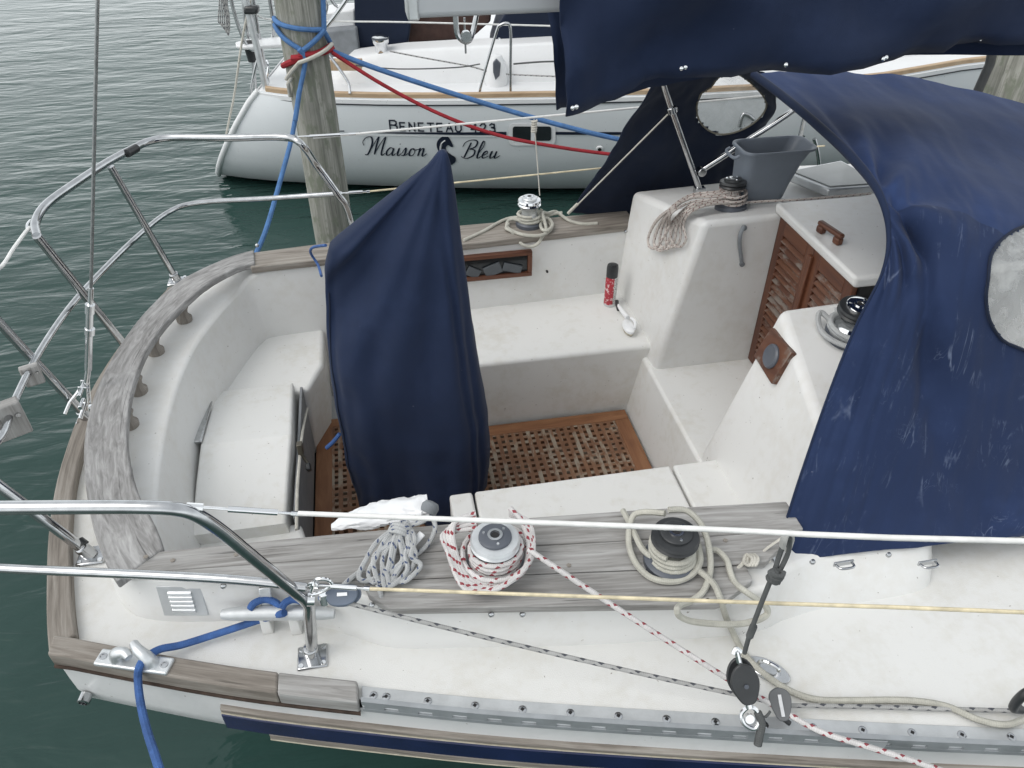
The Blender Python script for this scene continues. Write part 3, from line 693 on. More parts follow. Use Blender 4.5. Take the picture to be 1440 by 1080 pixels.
# backstay
bs0 = V((-1.235, 2.485, 1.30)); bs1 = P(124, 520, y=2.485); bs2 = P(128, 405, y=2.485); bs3 = P(137, 0, y=2.485)
far_ = bs3 + (bs3-bs2).normalized()*6
bst = steel('backstay', [bs2, bs3, far_], .0055, boat, 0, simple('wire_rope', (.30, .31, .31), .35, .8, .2, 60))
mb = MB(); mb.tube([P(121, 540, y=2.485), bs1], .010, 10); mb.tube([bs1, P(126, 440, y=2.485)], .0125, 12); mb.tube([P(126, 470, y=2.485), P(126.3, 462, y=2.485)], .017, 12); mb.tube([P(126, 440, y=2.485), P(126.6, 428, y=2.485)], .016, 12); mb.tube([P(127, 430, y=2.485), bs2], .009, 10)
mb.build('backstay_turnbuckle', CHROME, boat)
cp = P(119, 556, y=2.485)
mb = MB()
for dy in (-.02, .02): mb.box(cp + V((0, dy, .0)), (.03, .007, .11), Matrix.Rotation(.25, 3, 'Y'))
mb.tube([cp+V((0, -.045, .03)), cp+V((0, .045, .03))], .008, 10); mb.tube([cp+V((-.01, -.05, -.02)), cp+V((-.01, .05, -.02))], .009, 10)
mb.tube([cp+V((-.02, -.06, -.06)), cp+V((.01, .0, .0))], .008, 8); mb.tube([cp+V((.0, .03, .03)), cp+V((-.07, .02, -.04)), cp+V((-.09, -.01, -.07))], .007, 8); mb.tube([cp+V((.0, 0, -.05)), cp+V((.03, 0, -.16))], .011, 8)
mb.build('chainplate', CHROME, boat, bevel=.002)
# vent, cleat, fairlead, bolts
def surf(u, v, z): return P(u, v, z=z)
vq = [PP(u, v, (-.6, 1.525, 1.36), V((-.19, -.96, .2)).normalized()) for u, v in ((220, 823), (283, 823), (294, 864), (232, 864))]
vn = (vq[1]-vq[0]).cross(vq[3]-vq[0]).normalized(); vn = vn if vn.z > 0 else -vn
mb = MB(); mb.hexa([p - vn*.02 for p in vq], [p + vn*.006 for p in vq]); vent = mb.build('vent_plate', RAILM, boat, bevel=.002)
mb = MB()
for k in range(5):
    t = .22+.145*k; a_ = vq[0].lerp(vq[3], t); b_ = vq[1].lerp(vq[2], t); mb.tube([a_.lerp(b_, .24)+vn*.006, a_.lerp(b_, .76)+vn*.006], .0075, 8)
mb.build('louvre', ALU, vent)
bolt = None
for u, v, z in [(182, 825, 1.40), (314, 825, 1.40), (691, 865, 1.37), (735, 865, 1.37), (995, 846, 1.37), (523, 852, 1.38), (1143, 791, 1.42), (1250, 781, 1.42)]:
    y = {182: 1.625, 314: 1.505, 523: 1.36, 1143: 1.255, 1250: 1.27, 995: 1.19}.get(u, 1.265-.0*u)
    p = P(u, v, y=y-.006)
    if bolt is None:
        mb = MB(); mb.lathe([(.009, 0), (.008, .006), (.004, .009), (0, .009)], p, Rmat((0, -1, .25)), 12, False); bolt = mb.build('coaming_bolt', STEEL, boat)
    else: dup(bolt, p - (V((0, 0, .009))), boat)
for u, v in [(362, 342), (880, 322), (370, 378)]:
    p = P(u, v+6, y=3.375); dup(bolt, p, boat)
# horn cleat: bar on two feet
ca, cb = P(312, 862, y=1.472), P(470, 861, y=1.405)
mb = MB(); cpth = [ca.lerp(cb, t) + V((0, 0, -.006*(2*t-1)**2)) for t in [i/12 for i in range(13)]]
mb.tube(cpth, lambda t: .0225*(1-.35*abs(2*t-1)**4), 12, flat=.9); cl = mb.build('deck_cleat', RAILM, boat)
mb = MB()
for t in (.36, .62):
    q = ca.lerp(cb, t); mb = MB(); mb.hexa([(q.x-.016, q.y-.008, 1.28), (q.x+.016, q.y-.008, 1.28), (q.x+.016, q.y+.04, 1.28), (q.x-.016, q.y+.04, 1.28)], [(q.x-.012, q.y-.010, q.z-.004), (q.x+.012, q.y-.010, q.z-.004), (q.x+.012, q.y+.018, q.z-.004), (q.x-.012, q.y+.018, q.z-.004)]); mb.build('cleat_foot', WHITE, cl, bevel=.004)
mb = MB()
for u in (374, 414):
    p = P(u, 838, y=1.475 if u < 400 else 1.455); mb.box(p, (.034, .012, .06), Matrix.Rotation(-.35, 3, 'X'))
mb.build('cleat_bracket', ALU, cl, bevel=.004)
# fairlead chock
f0, f1 = P(138, 924, z=1.322), P(240, 938, z=1.322); fd = (f1-f0).normalized(); fs = V((-fd.y, fd.x, 0)); Mf = Matrix((fd, fs, V((0, 0, 1)))).transposed(); fc = (f0+f1)/2; FL = (f1-f0).length
mb = MB(); mb.box(fc + V((0, 0, .0)), (FL, .050, .014), Mf); ch = mb.build('fairlead', ALU, boat, bevel=.005, seg=3)
mb = MB(); mb.tube(cr([fc-fd*FL*.22+V((0, 0, .0)), fc-fd*FL*.20+V((0, 0, .03)), fc-fd*FL*.07+fs*.0+V((0, 0, .042)), fc+fd*FL*.02-fs*.012+V((0, 0, .04))], 5), lambda t: .022*(1-.5*t), 12)
mb.tube(cr([fc+fd*FL*.24, fc+fd*FL*.22+V((0, 0, .03)), fc+fd*FL*.10+fs*.01+V((0, 0, .046)), fc-fd*FL*.01+fs*.028+V((0, 0, .048))], 5), lambda t: .023*(1-.5*t), 12); mb.build('chock_horn', ALU, ch)
mb = MB()
for q in (-.42, .42):
    mb = MB(); mb.lathe([(.012, .006), (.011, .010), (.007, .010), (.006, .0075), (0, .0075)], fc+fd*FL*q, None, 14, False); mb.build('screw', STEEL, ch)
# deck pad eyes by the cabin
for u, v in ((1187, 793), (1305, 792)):
    p = P(u, v, y=1.215); mb = MB(); mb.tube(cr([p+V((-.025, 0, 0)), p+V((-.018, -.018, .004)), p+V((.018, -.018, .004)), p+V((.025, 0, 0))], 4), .004, 8); mb.box(p+V((0, .003, 0)), (.06, .006, .016)); mb.build('pad_eye', STEEL, boat, bevel=.002)
# steering pedestal under its cover and the boom
mb = MB(); mb.lathe([(.11, .72), (.09, .8), (.07, 1.5), (.09, 1.7)], (.15, CY, 0), None, 16); mb.build('steering_pedestal', WPLAS, boat)
bx0 = P(580, 25, y=2.43).x
mb = MB(); mb.box((bx0+3, CY, 2.785), (6, .10, .15)); bm_ = mb.build('boom', ALUP, boat, bevel=.018, seg=3)
mb = MB(); mb.box((bx0+.004, CY, 2.785), (.035, .108, .158)); mb.build('boom_end', ALU, bm_, bevel=.006)
bp = P(655, 35, y=CY); mb = MB(); mb.tube(cr([bp+V((-.03, 0, .03)), bp+V((-.025, 0, -.03)), bp+V((.01, 0, -.045)), bp+V((.035, 0, .03))], 5), .008, 8); mb.lathe([(.016, -.010), (.016, .010)], bp+V((0, 0, -.032)), Rmat((0, 1, .0)), 16); mb.build('boom_bail', STEEL, bm_)
# skylight on the cabin top
sq = [P(u, v, z=1.775) for u, v in ((1100, 252), (1163, 278), (1245, 272), (1180, 236))]
mb = MB(); mb.hexa([q for q in sq], [q+V((0, 0, .04)) for q in sq]); sk = mb.build('skylight', ALU, boat, bevel=.008)
c_ = sum(sq, V())/4
mb = MB(); mb.hexa([c_+(q-c_)*.86+V((0, 0, .035)) for q in sq], [c_+(q-c_)*.86+V((0, 0, .046)) for q in sq]); mb.build('skylight_pane', ACRYL, sk, bevel=.003)

# ---- winches
def winch(p, r=.062, h=.15, tilt=(0, 0, 1), cap=BLACK, drum=CHROME, ring=ALU, st=True, base=True):
    p = V(p); M = Rmat(tilt); mb = MB(); k = r/.062
    mb.lathe([(.082*k, -.01), (.082*k, .018), (.074*k, .024), (.07*k, .03)], p, M, 32); w = mb.build('winch', GREYP if base else drum, boat)
    mb = MB(); mb.lathe([(.068*k, .028), (.068*k, .04), (.058*k, .046), (.047*k, .06), (.046*k, h*.56), (.052*k, h*.66), (.062*k, h*.70), (.064*k, h*.73)], p, M, 32); mb.build('winch_drum', drum, w)
    mb = MB(); mb.lathe([(.064*k, h*.74), (.070*k, h*.78), (.064*k, h*.83), (.056*k, h*.835), (.064*k, h*.84), (.070*k, h*.89), (.066*k, h*.95), (.045*k, h*.97)], p, M, 32); mb.build('self_tailing_jaw', ring, w)
    mb = MB(); mb.lathe([(.047*k, h*.96), (.046*k, h*1.02), (.042*k, h*1.04), (.016*k, h*1.04)], p, M, 28, True); cp_ = mb.build('winch_cap', cap, w)
    mb = MB(); mb.lathe([(.021*k, h*1.04), (.0215*k, h*1.075), (.014*k, h*1.075), (.013*k, h*1.02)], p, M, 20, False)
    for a_ in (.6, 2.7, 4.8): mb.lathe([(.005*k, h*1.04), (.004*k, h*1.062), (0, h*1.062)], p + M @ V((.033*k*math.cos(a_), .033*k*math.sin(a_), 0)), M, 8, False)
    mb.build('handle_socket', CHROME, w)
    mb = MB(); mb.lathe([(.0128*k, h*1.042), (0, h*1.044)], p, M, 8, False); mb.build('socket_hole', DARK, w)
    return w
W1 = P(697, 795, z=1.48); W2 = P(943, 790, z=1.48); W3 = P(744, 316, z=1.482); W4 = P(1027, 293, z=1.765); W5 = P(1191, 472, z=1.70)
winch(W1, .062, .125, cap=GREYP, drum=ALU, ring=ALU)
winch(W2, .060, .125, cap=BLACK, drum=CHROME, ring=BLACK)
winch(W3, .052, .145, cap=ALU, drum=ALU, ring=CHROME)
winch(W4, .052, .13, (-.02, .12, 1), BLACK, CHROME, BLACK)
winch(W5, .060, .14, (-.02, -.14, 1), CHROME, CHROME, BLACK)

# ================================================================== teak grating (lifts out)
pit = .0378; hole = .0178; zt = .722
gt = thing('floor_grating', (.35, 2.48, .70), 'brown teak floor grating with square holes on the cockpit sole', 'grating')
bb_ = MB(); lt = MB()
for ri, (x0, x1, y0, y1) in enumerate(((-.43, .145, 1.93, 3.075), (.15, 1.122, 2.098, 2.880))):
    bl, br_, bt, bo_ = (.075, 0, .06, .06) if ri == 0 else (0, .075, .072, .072)
    bb_.box(((x0+x1)/2, y1-bt/2, zt-.011), (x1-x0, bt, .022)); bb_.box(((x0+x1)/2, y0+bo_/2, zt-.011), (x1-x0, bo_, .022))
    if bl: bb_.box((x0+bl/2, (y0+y1)/2+(bo_-bt)/2, zt-.011), (bl, y1-y0-bt-bo_-.002, .022))
    if br_: bb_.box((x1-br_/2, (y0+y1)/2+(bo_-bt)/2, zt-.011), (br_, y1-y0-bt-bo_-.002, .022))
    a0, a1, b0_, b1_ = x0+bl, x1-br_, y0+bo_, y1-bt
    nx = round((a1-a0)/pit); ny = round((b1_-b0_)/pit); px = (a1-a0)/nx; py = (b1_-b0_)/ny
    for i in range(nx+1):
        w_ = (px-hole) if 0 < i < nx else (px-hole)*.55; xx = a0+px*i + (0 if 0 < i < nx else (w_/2 if i == 0 else -w_/2)); lt.box((xx, (b0_+b1_)/2, zt-.0125), (w_, b1_-b0_-.001, .020))
    for j in range(ny+1):
        w_ = (py-hole) if 0 < j < ny else (py-hole)*.55; yy = b0_+py*j + (0 if 0 < j < ny else (w_/2 if j == 0 else -w_/2)); lt.box(((a0+a1)/2, yy, zt-.0140), (a1-a0-.001, w_, .021))
bb_.build('border', GRATE_B, gt, bevel=.003); lt.build('lattice', GRATE, gt, smooth=False)

# ================================================================== cloths
def clothgrid(ctrl, ku, kv):
    rows = [cr(r, ku) for r in ctrl]
    cols = list(zip(*rows)); cols = [cr(c, kv) for c in cols]
    return [list(r) for r in zip(*cols)]
def wrinkle(rows, amp, sc, stretch=(1, 1), seed=0, pin=None):
    m, n = len(rows), len(rows[0]); res = []
    for i in range(m):
        rr = []
        for j in range(n):
            p = rows[i][j]
            a = rows[min(i+1, m-1)][j]-rows[max(i-1, 0)][j]; b = rows[i][min(j+1, n-1)]-rows[i][max(j-1, 0)]
            nn = a.cross(b); nn = nn.normalized() if nn.length > 1e-9 else V((0, 0, 1))
            u, v = i/(m-1), j/(n-1)
            w = noise.fractal(V((u*stretch[0]*sc+seed, v*stretch[1]*sc, seed*.7)), .7, 2.1, 3)
            rr.append(p + nn*w*amp*(pin(u, v) if pin else 1))
        res.append(rr)
    return res
# wheel and pedestal cover
lev = [(2.290, .212, .240, .022), (2.25, .178, .250, .04), (2.19, .098, .256, .065), (2.11, -.012, .262, .09), (2.03, -.120, .268, .115), (1.985, -.182, .270, .13), (1.90, -.215, .277, .14), (1.80, -.230, .285, .15), (1.6, -.252, .300, .16), (1.4, -.262, .318, .17), (1.17, -.265, .336, .18), (1.0, -.260, .345, .18), (.90, -.252, .342, .185), (.745, -.240, .325, .185)]
NJ = 120; rows = []
zz = [lev[0][0] - (lev[0][0]-lev[-1][0])*i/70 for i in range(71)]
tl = [(-l[0], l[1]) for l in lev]; tr = [(-l[0], l[2]) for l in lev]; tw = [(-l[0], l[3]) for l in lev]
for z in zz:
    xl, xr, hw = lin(tl, -z), lin(tr, -z), lin(tw, -z); r = []
    dep = min(1, (2.29-z)/1.2)
    for j in range(NJ):
        ph = 2*PI*j/NJ; cx, sx = math.cos(ph), math.sin(ph)
        ex = math.copysign(abs(cx)**.9, cx); ey = math.copysign(abs(sx)**.45, sx)
        x = (xl+xr)/2 + (xr-xl)/2*ex; y = CY - hw*ey*(1 - .45*max(0, -cx))
        fo = (.030*math.sin(ph*5+1.2+z*.9) + .018*math.sin(ph*9+2.1-z*1.3) + .010*math.sin(ph*17+z*2))*dep + .012*math.sin(ph*2+z*6)*dep
        tt = (x-.226)/max(.03, 2.30-z); fr_ = (.034*math.sin(tt*4.2+1.9) + .016*math.sin(tt*10+.6) + .007*math.sin(tt*23+2) + .022*(.6-abs(math.sin(tt*2.6+.9))))*min(1, (2.30-z)*1.7)*(1-.35*dep)
        gr_ = -.030*math.exp(-((x-(xr-.060-.02*dep))/.013)**2)*min(1, (2.30-z)*2) - .016*math.exp(-((x-(xr-.028))/.008)**2)*dep
        y -= (fr_*1.9 + fo*.35 + gr_)*abs(sx)**.6*(1 if sx > 0 else -1); x += fo*.25*cx
        w = noise.fractal(V((x*5, y*5, z*3)), .7, 2, 3)*.010*dep
        zb = z
        if z < .95: zb = z + (.05*math.sin(ph*3+.6)+.035*math.sin(ph*8))*(.95-z)/.35
        r.append(V((x+w, y+w, zb)))
    rows.append(r)
mb = MB(); mb.grid(rows, closed=True); b = len(mb.v); mb.pts([V((.226, CY, 2.298))])
for j in range(NJ): mb.face([j, (j+1) % NJ, b])
o = mb.build('wheel_cover', NAVY, None, angle=180, solid=.003)
tag(o, 'navy cloth cover draped to a peak over the steering wheel in the cockpit', 'wheel cover')
mb = MB()
for ph_ in (.90,):
    mb.tube([r[int(NJ*ph_/2)] + V((0, -.003, 0)) for r in rows[22:64]], .0028, 6)
mb.build('seam', NAVY_D, o)
# cover tie cord
mb = MB(); mb.tube(cr([P(458, 345, y=2.75), P(440, 348, y=3.0), P(437, 356, y=3.2), P(447, 372, y=3.2), P(452, 388, y=3.0)], 6), .006, 8)
tag(mb.build('blue_cord', R_COB, None), 'short blue cord dangling from the cloth cover beside the far coaming', 'cord')
mb = MB(); mb.tube(cr([P(478, 610, y=2.45), P(468, 622, y=2.45), P(459, 630, y=2.45)], 4), .009, 8)
tag(mb.build('blue_cord', R_COB, None), 'blue cord end poking out below the wheel cover above the grating', 'cord')

# sail cover on the boom
hem = [(.575, 2.445), (.66, 2.455), (.80, 2.485), (.95, 2.515), (1.26, 2.538), (1.68, 2.552), (2.2, 2.565), (3.2, 2.58), (4.6, 2.58)]
SX = [.545 + 4*(i/60)**1.25 for i in range(61)]
rows = []
for x in SX:
    hz = lin(hem, x); r = []
    for k in range(25):
        t = k/24
        if t < .5:
            s_ = 1-t*2; zz_ = 3.10 + (hz-3.10)*s_**.9; yb = 2.31 + .05*s_ ; yy = CY + (yb-CY)*min(1, (3.12-zz_)/.16)
        else:
            s_ = (t-.5)*2; hf = hz-.10; zz_ = 3.10 + (hf-3.10)*s_**.9; yy = CY + (.19-.05*s_)*min(1, (3.12-zz_)/.16)
        xx = x + ((.055 if t < .5 else .115)*s_*max(0, 1-(x-.545)/.4))
        r.append(V((xx, yy, zz_)))
    rows.append(r)
rows = wrinkle(rows, .095, 1.0, (6.5, 2.4), 3.3); rows = wrinkle(rows, .018, 1.0, (26, 5), 9.3)
rows = [[p + V((0, .012*math.sin(p.x*9 + p.z*14), 0)) for p in r] for r in rows]
mb = MB(); mb.grid(rows); sc = mb.build('sail_cover', NAVY, None, solid=.004, angle=180)
tag(sc, 'navy canvas sail cover with press studs hanging over the boom', 'sail cover')
stud = None
for u, v in ((803, 149), (808, 147), (964, 101), (970, 99), (1095, 85), (1232, 78), (1236, 76), (1398, 62)):
    yy = 2.335
    p = P(u, v, y=yy)
    # sit on the cloth
    best = min((q for r in rows for q in r[:12]), key=lambda q: (q.x-p.x)**2+(q.z-p.z)**2)
    p = V((p.x, best.y-.006, p.z))
    if stud is None:
        mb = MB(); mb.lathe([(.0068, -.002), (.0068, .002), (.004, .004), (0, .004)], p, Rmat((0, -1, .15)), 12, False); stud = mb.build('press_stud', CHROME, sc)
        so = WL[stud.name]-p
    else: dup(stud, p+so, sc)

# dodger
dg = thing('spray_dodger', (1.9, CY, 1.8), 'navy spray dodger with clear windows over the companionway', 'dodger')
cols = [
 [(1060,105,3.02),(1105,138,2.75),(1155,181,2.45),(1205,230,2.15),(1238,276,1.93),(1250,330,1.83),(1240,385,1.75),(1203,460,1.70),(1165,555,1.62),(1127,665,1.50),(1102,742,1.41),(1080,790,1.33)],
 [(1120,100,3.05),(1165,136,2.78),(1212,182,2.45),(1256,234,2.13),(1284,282,1.89),(1292,340,1.77),(1280,405,1.69),(1250,490,1.62),(1218,580,1.55),(1188,677,1.45),(1166,742,1.38),(1150,784,1.32)],
 [(1200,103,3.06),(1245,140,2.80),(1288,186,2.45),(1328,242,2.11),(1352,296,1.86),(1352,362,1.70),(1338,440,1.61),(1312,530,1.56),(1285,615,1.48),(1262,690,1.41),(1245,740,1.35),(1232,774,1.31)],
 [(1290,110,3.08),(1335,152,2.80),(1375,203,2.45),(1408,262,2.05),(1425,325,1.78),(1422,402,1.64),(1410,492,1.57),(1398,575,1.50),(1385,650,1.43),(1375,712,1.36),(1368,745,1.32),(1362,762,1.30)],
 [(1400,135,3.05),(1450,180,2.75),(1490,240,2.40),(1520,310,2.0),(1530,380,1.72),(1525,460,1.60),(1520,540,1.52),(1510,620,1.45),(1500,690,1.38),(1470,728,1.32),(1450,742,1.30),(1437,754,1.29)],
 [(1520,175,2.95),(1570,240,2.70),(1610,310,2.30),(1640,400,1.95),(1650,480,1.68),(1640,560,1.56),(1630,640,1.48),(1620,700,1.40),(1600,735,1.35),(1580,745,1.32),(1560,752,1.30),(1548,757,1.28)]]
ctrl = [[P(u, v, y=y) for u, v, y in c] for c in cols]
rows = clothgrid(ctrl, 14, 26)
m, n = len(rows), len(rows[0])
def fold(rows):
    res = []
    for i in range(m):
        r = []
        for j in range(n):
            p = rows[i][j]; a = rows[min(i+1, m-1)][j]-rows[max(i-1, 0)][j]; b = rows[i][min(j+1, n-1)]-rows[i][max(j-1, 0)]
            nn = b.cross(a).normalized()
            if nn.dot(V((0, 0, HC))-p) < 0: nn = -nn
            u, v = i/(m-1), j/(n-1)
            # radiating pleats from the near top corner, a valley along the side panel's forward seam
            sx, sy = u, (v-.39)
            ang = math.atan2(sy, sx+.02); rad = math.hypot(sx, sy*1.6)
            w = .024*math.sin(ang*15+1.0)*math.exp(-((rad-.22)/.2)**2)
            w *= min(1, u*7)
            w += .009*min(1, u*5+.15)*math.sin(v*34+u*6)*math.exp(-((v-.20)/.16)**2)*(.4+u)
            seam = .10+1.05*(v-.36)
            if v > .34: w -= .045*math.exp(-((u-seam)/.055)**2)*min(1, (v-.34)/.06)*math.exp(-max(0, v-.62)*7)
            w += .009*math.sin((u*2.6 - v*.8)*11)*max(0, min(1, (v-.5)*4))*(1-v)
            w += noise.fractal(V((u*6, v*5, 2.2)), .7, 2.1, 3)*.010
            w += noise.fractal(V((u*22, v*3.0, 5.2)), .8, 2.1, 2)*.005*max(0, min(1, (v-.42)*5))
            w *= min(1, .25+u*6)
            r.append(p + nn*w)
        res.append(r)
    return res
rows = fold(rows)
wpoly = [(1390, 392), (1394, 360), (1410, 336), (1440, 318), (1500, 305), (1600, 330), (1620, 500), (1500, 520), (1440, 492), (1410, 478), (1392, 450), (1387, 420)]
jt = int(n*.375)
top = [r[:jt+1] for r in rows]; side = [r[jt:] for r in rows]
mb = MB(); mb.grid(top, keep=lambda c: not inpoly(proj(c), wpoly)); thin = mb.build('canvas_top', NAVY_T, dg, solid=.003, angle=180); thin.modifiers['thick'].use_rim = False
mb = MB(); mb.grid(side, keep=lambda c: not inpoly(proj(c), wpoly)); thin = mb.build('side_curtain', NAVY_S, dg, solid=.003, angle=180); thin.modifiers['thick'].use_rim = False
mb = MB(); mb.grid(rows, keep=lambda c: inpoly(proj(c), wpoly)); mb.build('side_window', VINYL2, dg, angle=180)
# hem binding along the aft edge
mb = MB(); mb.tube(rows[0], lambda t: .016 if t < .25 else max(.004, .016-.04*(t-.25)), 10); mb.build('aft_hem', NAVY, dg)
wv_ = [P(q[0], q[1], y=min((p for r in rows for p in r), key=lambda p: (proj(p)[0]-q[0])**2+(proj(p)[1]-q[1])**2).y-.006) for q in [tuple(p)[:2] for p in cr([(x, y, 0) for x, y in wpoly], 3, True)]]
mb = MB(); mb.tube(wv_, .0045, 6, closed=True); mb.build('window_binding', NAVY_D, dg)
bnd = [min((p for r in side for p in r), key=lambda p, q=q: (proj(p)[0]-q[0])**2+(proj(p)[1]-q[1])**2) for q in wpoly]
# far side curtain with window
fctrl = [[(803,298,3.58),(880,308,3.60),(950,296,3.58),(1010,275,3.56),(1045,250,3.56)], [(850,225,3.45),(905,225,3.47),(960,222,3.48),(1010,215,3.48),(1062,198,3.46)],
         [(902,140,3.28),(940,140,3.33),(985,140,3.36),(1040,143,3.36),(1092,150,3.30)], [(945,66,3.05),(980,68,3.10),(1020,76,3.12),(1050,92,3.10),(1080,112,3.08)]]
fr = clothgrid([[P(u, v, y=y) for u, v, y in r] for r in fctrl], 12, 14)
fr = wrinkle(fr, .02, 1.0, (4, 5), 8.1)
fpoly = [tuple(p)[:2] for p in cr([(980,150,0),(985,133,0),(1000,122,0),(1012,108,0),(1035,103,0),(1062,122,0),(1078,146,0),(1066,168,0),(1040,184,0),(1012,189,0),(992,180,0),(982,166,0)], 4, True)]
mb = MB(); mb.grid(fr, keep=lambda c: not inpoly(proj(c), fpoly)); mb.build('side_curtain', NAVY_D, dg, solid=.004, angle=180)
mb = MB(); mb.grid(fr, keep=lambda c: inpoly(proj(c), fpoly)); mb.build('side_window', VINYL, dg, angle=180)
ring = []
for q in fpoly:
    r0 = ray(*q); pl = min((p for r in fr for p in r), key=lambda p: (proj(p)[0]-q[0])**2+(proj(p)[1]-q[1])**2); ring.append(P(q[0], q[1], y=pl.y-.004))
mb = MB(); mb.tube(ring, .0045, 6, closed=True); mb.build('window_binding', simple('khaki_binding', (.16, .15, .12), .8), dg)
# front window of the dodger
mb = MB(); fw_ = clothgrid([[V((2.45, 3.55, 1.78)), V((2.52, 3.0, 1.79)), V((2.52, 2.4, 1.79)), V((2.45, 1.7, 1.76))], [V((2.36, 3.4, 2.0)), V((2.42, 2.9, 2.05)), V((2.42, 2.4, 2.05)), V((2.36, 1.8, 2.0))], [V((2.28, 3.15, 2.2)), V((2.33, 2.8, 2.3)), V((2.33, 2.4, 2.3)), V((2.28, 1.9, 2.2))]], 6, 6)
mb.grid(fw_[:9]); mb.build('front_window', VINYL, dg, angle=180)
for yy in (3.2, 2.5): steel('front_batten', [V((2.50, yy, 1.79)), V((2.46, yy-.01, 1.9)), V((2.43, yy-.02, 2.0))], .011, dg, 3, WPLAS)
# bow tubes
b0 = P(984, 266, y=3.22)
steel('bow_tube', [b0, P(965, 213, y=3.22), P(935, 126, y=3.18), P(930, 95, y=3.10)], .0135, dg, 4)
steel('bow_tube', [P(986, 240, y=3.22), P(1040, 205, y=3.2), P(1105, 163, y=3.16), P(1160, 120, y=3.12)], .0135, dg, 4)
mb = MB(); mb.box(b0+V((0, 0, -.005)), (.05, .04, .03)); mb.lathe([(.02, -.02), (.02, .02)], P(986, 241, y=3.22), Rmat((0, 1, 0)), 14); mb.lathe([(.022, -.014), (.022, .014)], P(945, 155, y=3.195), Rmat((-.35, .1, 1)), 14); mb.tube([P(945, 155, y=3.195), P(953, 152, y=3.19)], .009, 8); mb.build('bow_fitting', STEEL, dg, bevel=.003)
# lashing at the near corner
mb = MB(); mb.lathe([(.019, 0), (.019, .006), (.010, .006), (.010, 0)], P(1083, 789, y=1.31), Rmat((0, -.6, .8)), 16, False); mb.build('eyelet', STEEL, dg)
pth = [P(1083, 789, y=1.30), P(1062, 790, z=1.47), P(1052, 786, z=1.485), P(1040, 797, z=1.48), P(1022, 812, z=1.45), P(1012, 820, z=1.44)]
mb = MB(); mb.tube(cr(pth, 5), .0055, 8); mb.tube(cr([P(1110, 750, y=1.33), P(1080, 770, y=1.32), P(1060, 788, y=1.32), P(1050, 792, y=1.32)], 5), .004, 8)
for k in range(3): mb.tube(cr([P(1050+5*k, 780, z=1.49), P(1058+4*k, 786, z=1.505), P(1054+4*k, 795, z=1.50), P(1046+5*k, 790, z=1.49)], 5, True), .005, 8, closed=True)
mb.tube(cr([P(1078, 800, z=1.42), P(1072, 812, z=1.40), P(1063, 822, z=1.38)], 4), .004, 8); mb.tube(cr([P(1050, 805, z=1.44), P(1046, 830, z=1.37), P(1049, 856, z=1.32), P(1058, 865, z=1.30)], 5), .0045, 8)
tag(mb.build('lashing', R_CREAM, None), 'knotted thin lashing tying the dodger corner beside the rope-wound winch', 'lashing')
# control line from the far bow tube down to the coaming
mb = MB(); mb.tube(cr([P(944, 156, y=3.20), P(880, 220, y=3.33), P(815, 285, y=3.50), P(800, 300, y=3.53)], 5), .0035, 8); mb.tube([P(812, 287, y=3.50), P(799, 300, y=3.53)], .008, 8)
tag(mb.build('control_line', R_CREAM, None), 'thin pale line from the dodger tube down to the far coaming', 'line')

# ================================================================== ropes on the coaming and deck
def coil(c, r, z0, z1, turns, jit=.004, k=16, a0=0, grow=0, M=None):
    res = []; N = int(turns*k); M = M or Matrix.Identity(3)
    for i in range(N+1):
        t = i/N; a_ = a0 + t*turns*2*PI; rr = r + grow*t + jit*noise.noise(V((a_*.7, c[0]*9, 1.3)))*2
        res.append(V(c) + M @ V((rr*math.cos(a_), rr*math.sin(a_), z0 + (z1-z0)*t)))
    return res
def ropeobj(name, paths, r, mat, label, cat='rope', n=8):
    mb = MB()
    for p in paths: mb.tube(p, r, n)
    return tag(mb.build(name, mat, None), label, cat)
# red-fleck sheet
rr = .0078
ps = [coil(W1, .070, .026, .090, 4.3, .003, 20, .4), coil(W1, .092, .034, .060, 2.2, .006, 20, 2.0, .006)]
for k in range(4):     # slack turns hanging off to the left and round the front
    o_ = .010*k
    ps.append(cr([W1+V((-.04, .10-.01*k, .12-.01*k)), W1+V((-.105-o_, .085, .105-.012*k)), W1+V((-.112-o_*.7, .02, .07)), W1+V((-.085-o_*.5, -.065-o_, .04)), W1+V((-.01, -.096-o_*.8, .03+.008*k)), W1+V((.065+o_*.3, -.07-o_*.4, .045+.012*k)), W1+V((.095+o_*.4, -.01, .075)), W1+V((.088+.006*k, .06, .10)), W1+V((.06, .098, .125-.01*k))], 5))
bk = P(1045, 968, z=1.37); wl_ = P(742, 772, z=1.60)
lead = cr([wl_, wl_.lerp(bk, .25)-V((0, 0, .004)), wl_.lerp(bk, .5)-V((0, 0, .006)), wl_.lerp(bk, .75)-V((0, 0, .004)), bk, P(1085, 990, z=1.34), P(1150, 1027, z=1.335), P(1210, 1047, z=1.325), P(1290, 1072, z=1.30), P(1400, 1110, z=1.22)], 7)
ps.append(lead)
ropeobj('jib_sheet', ps, rr, R_RED, 'white rope with red flecks wound on the silver winch and led over the rail')
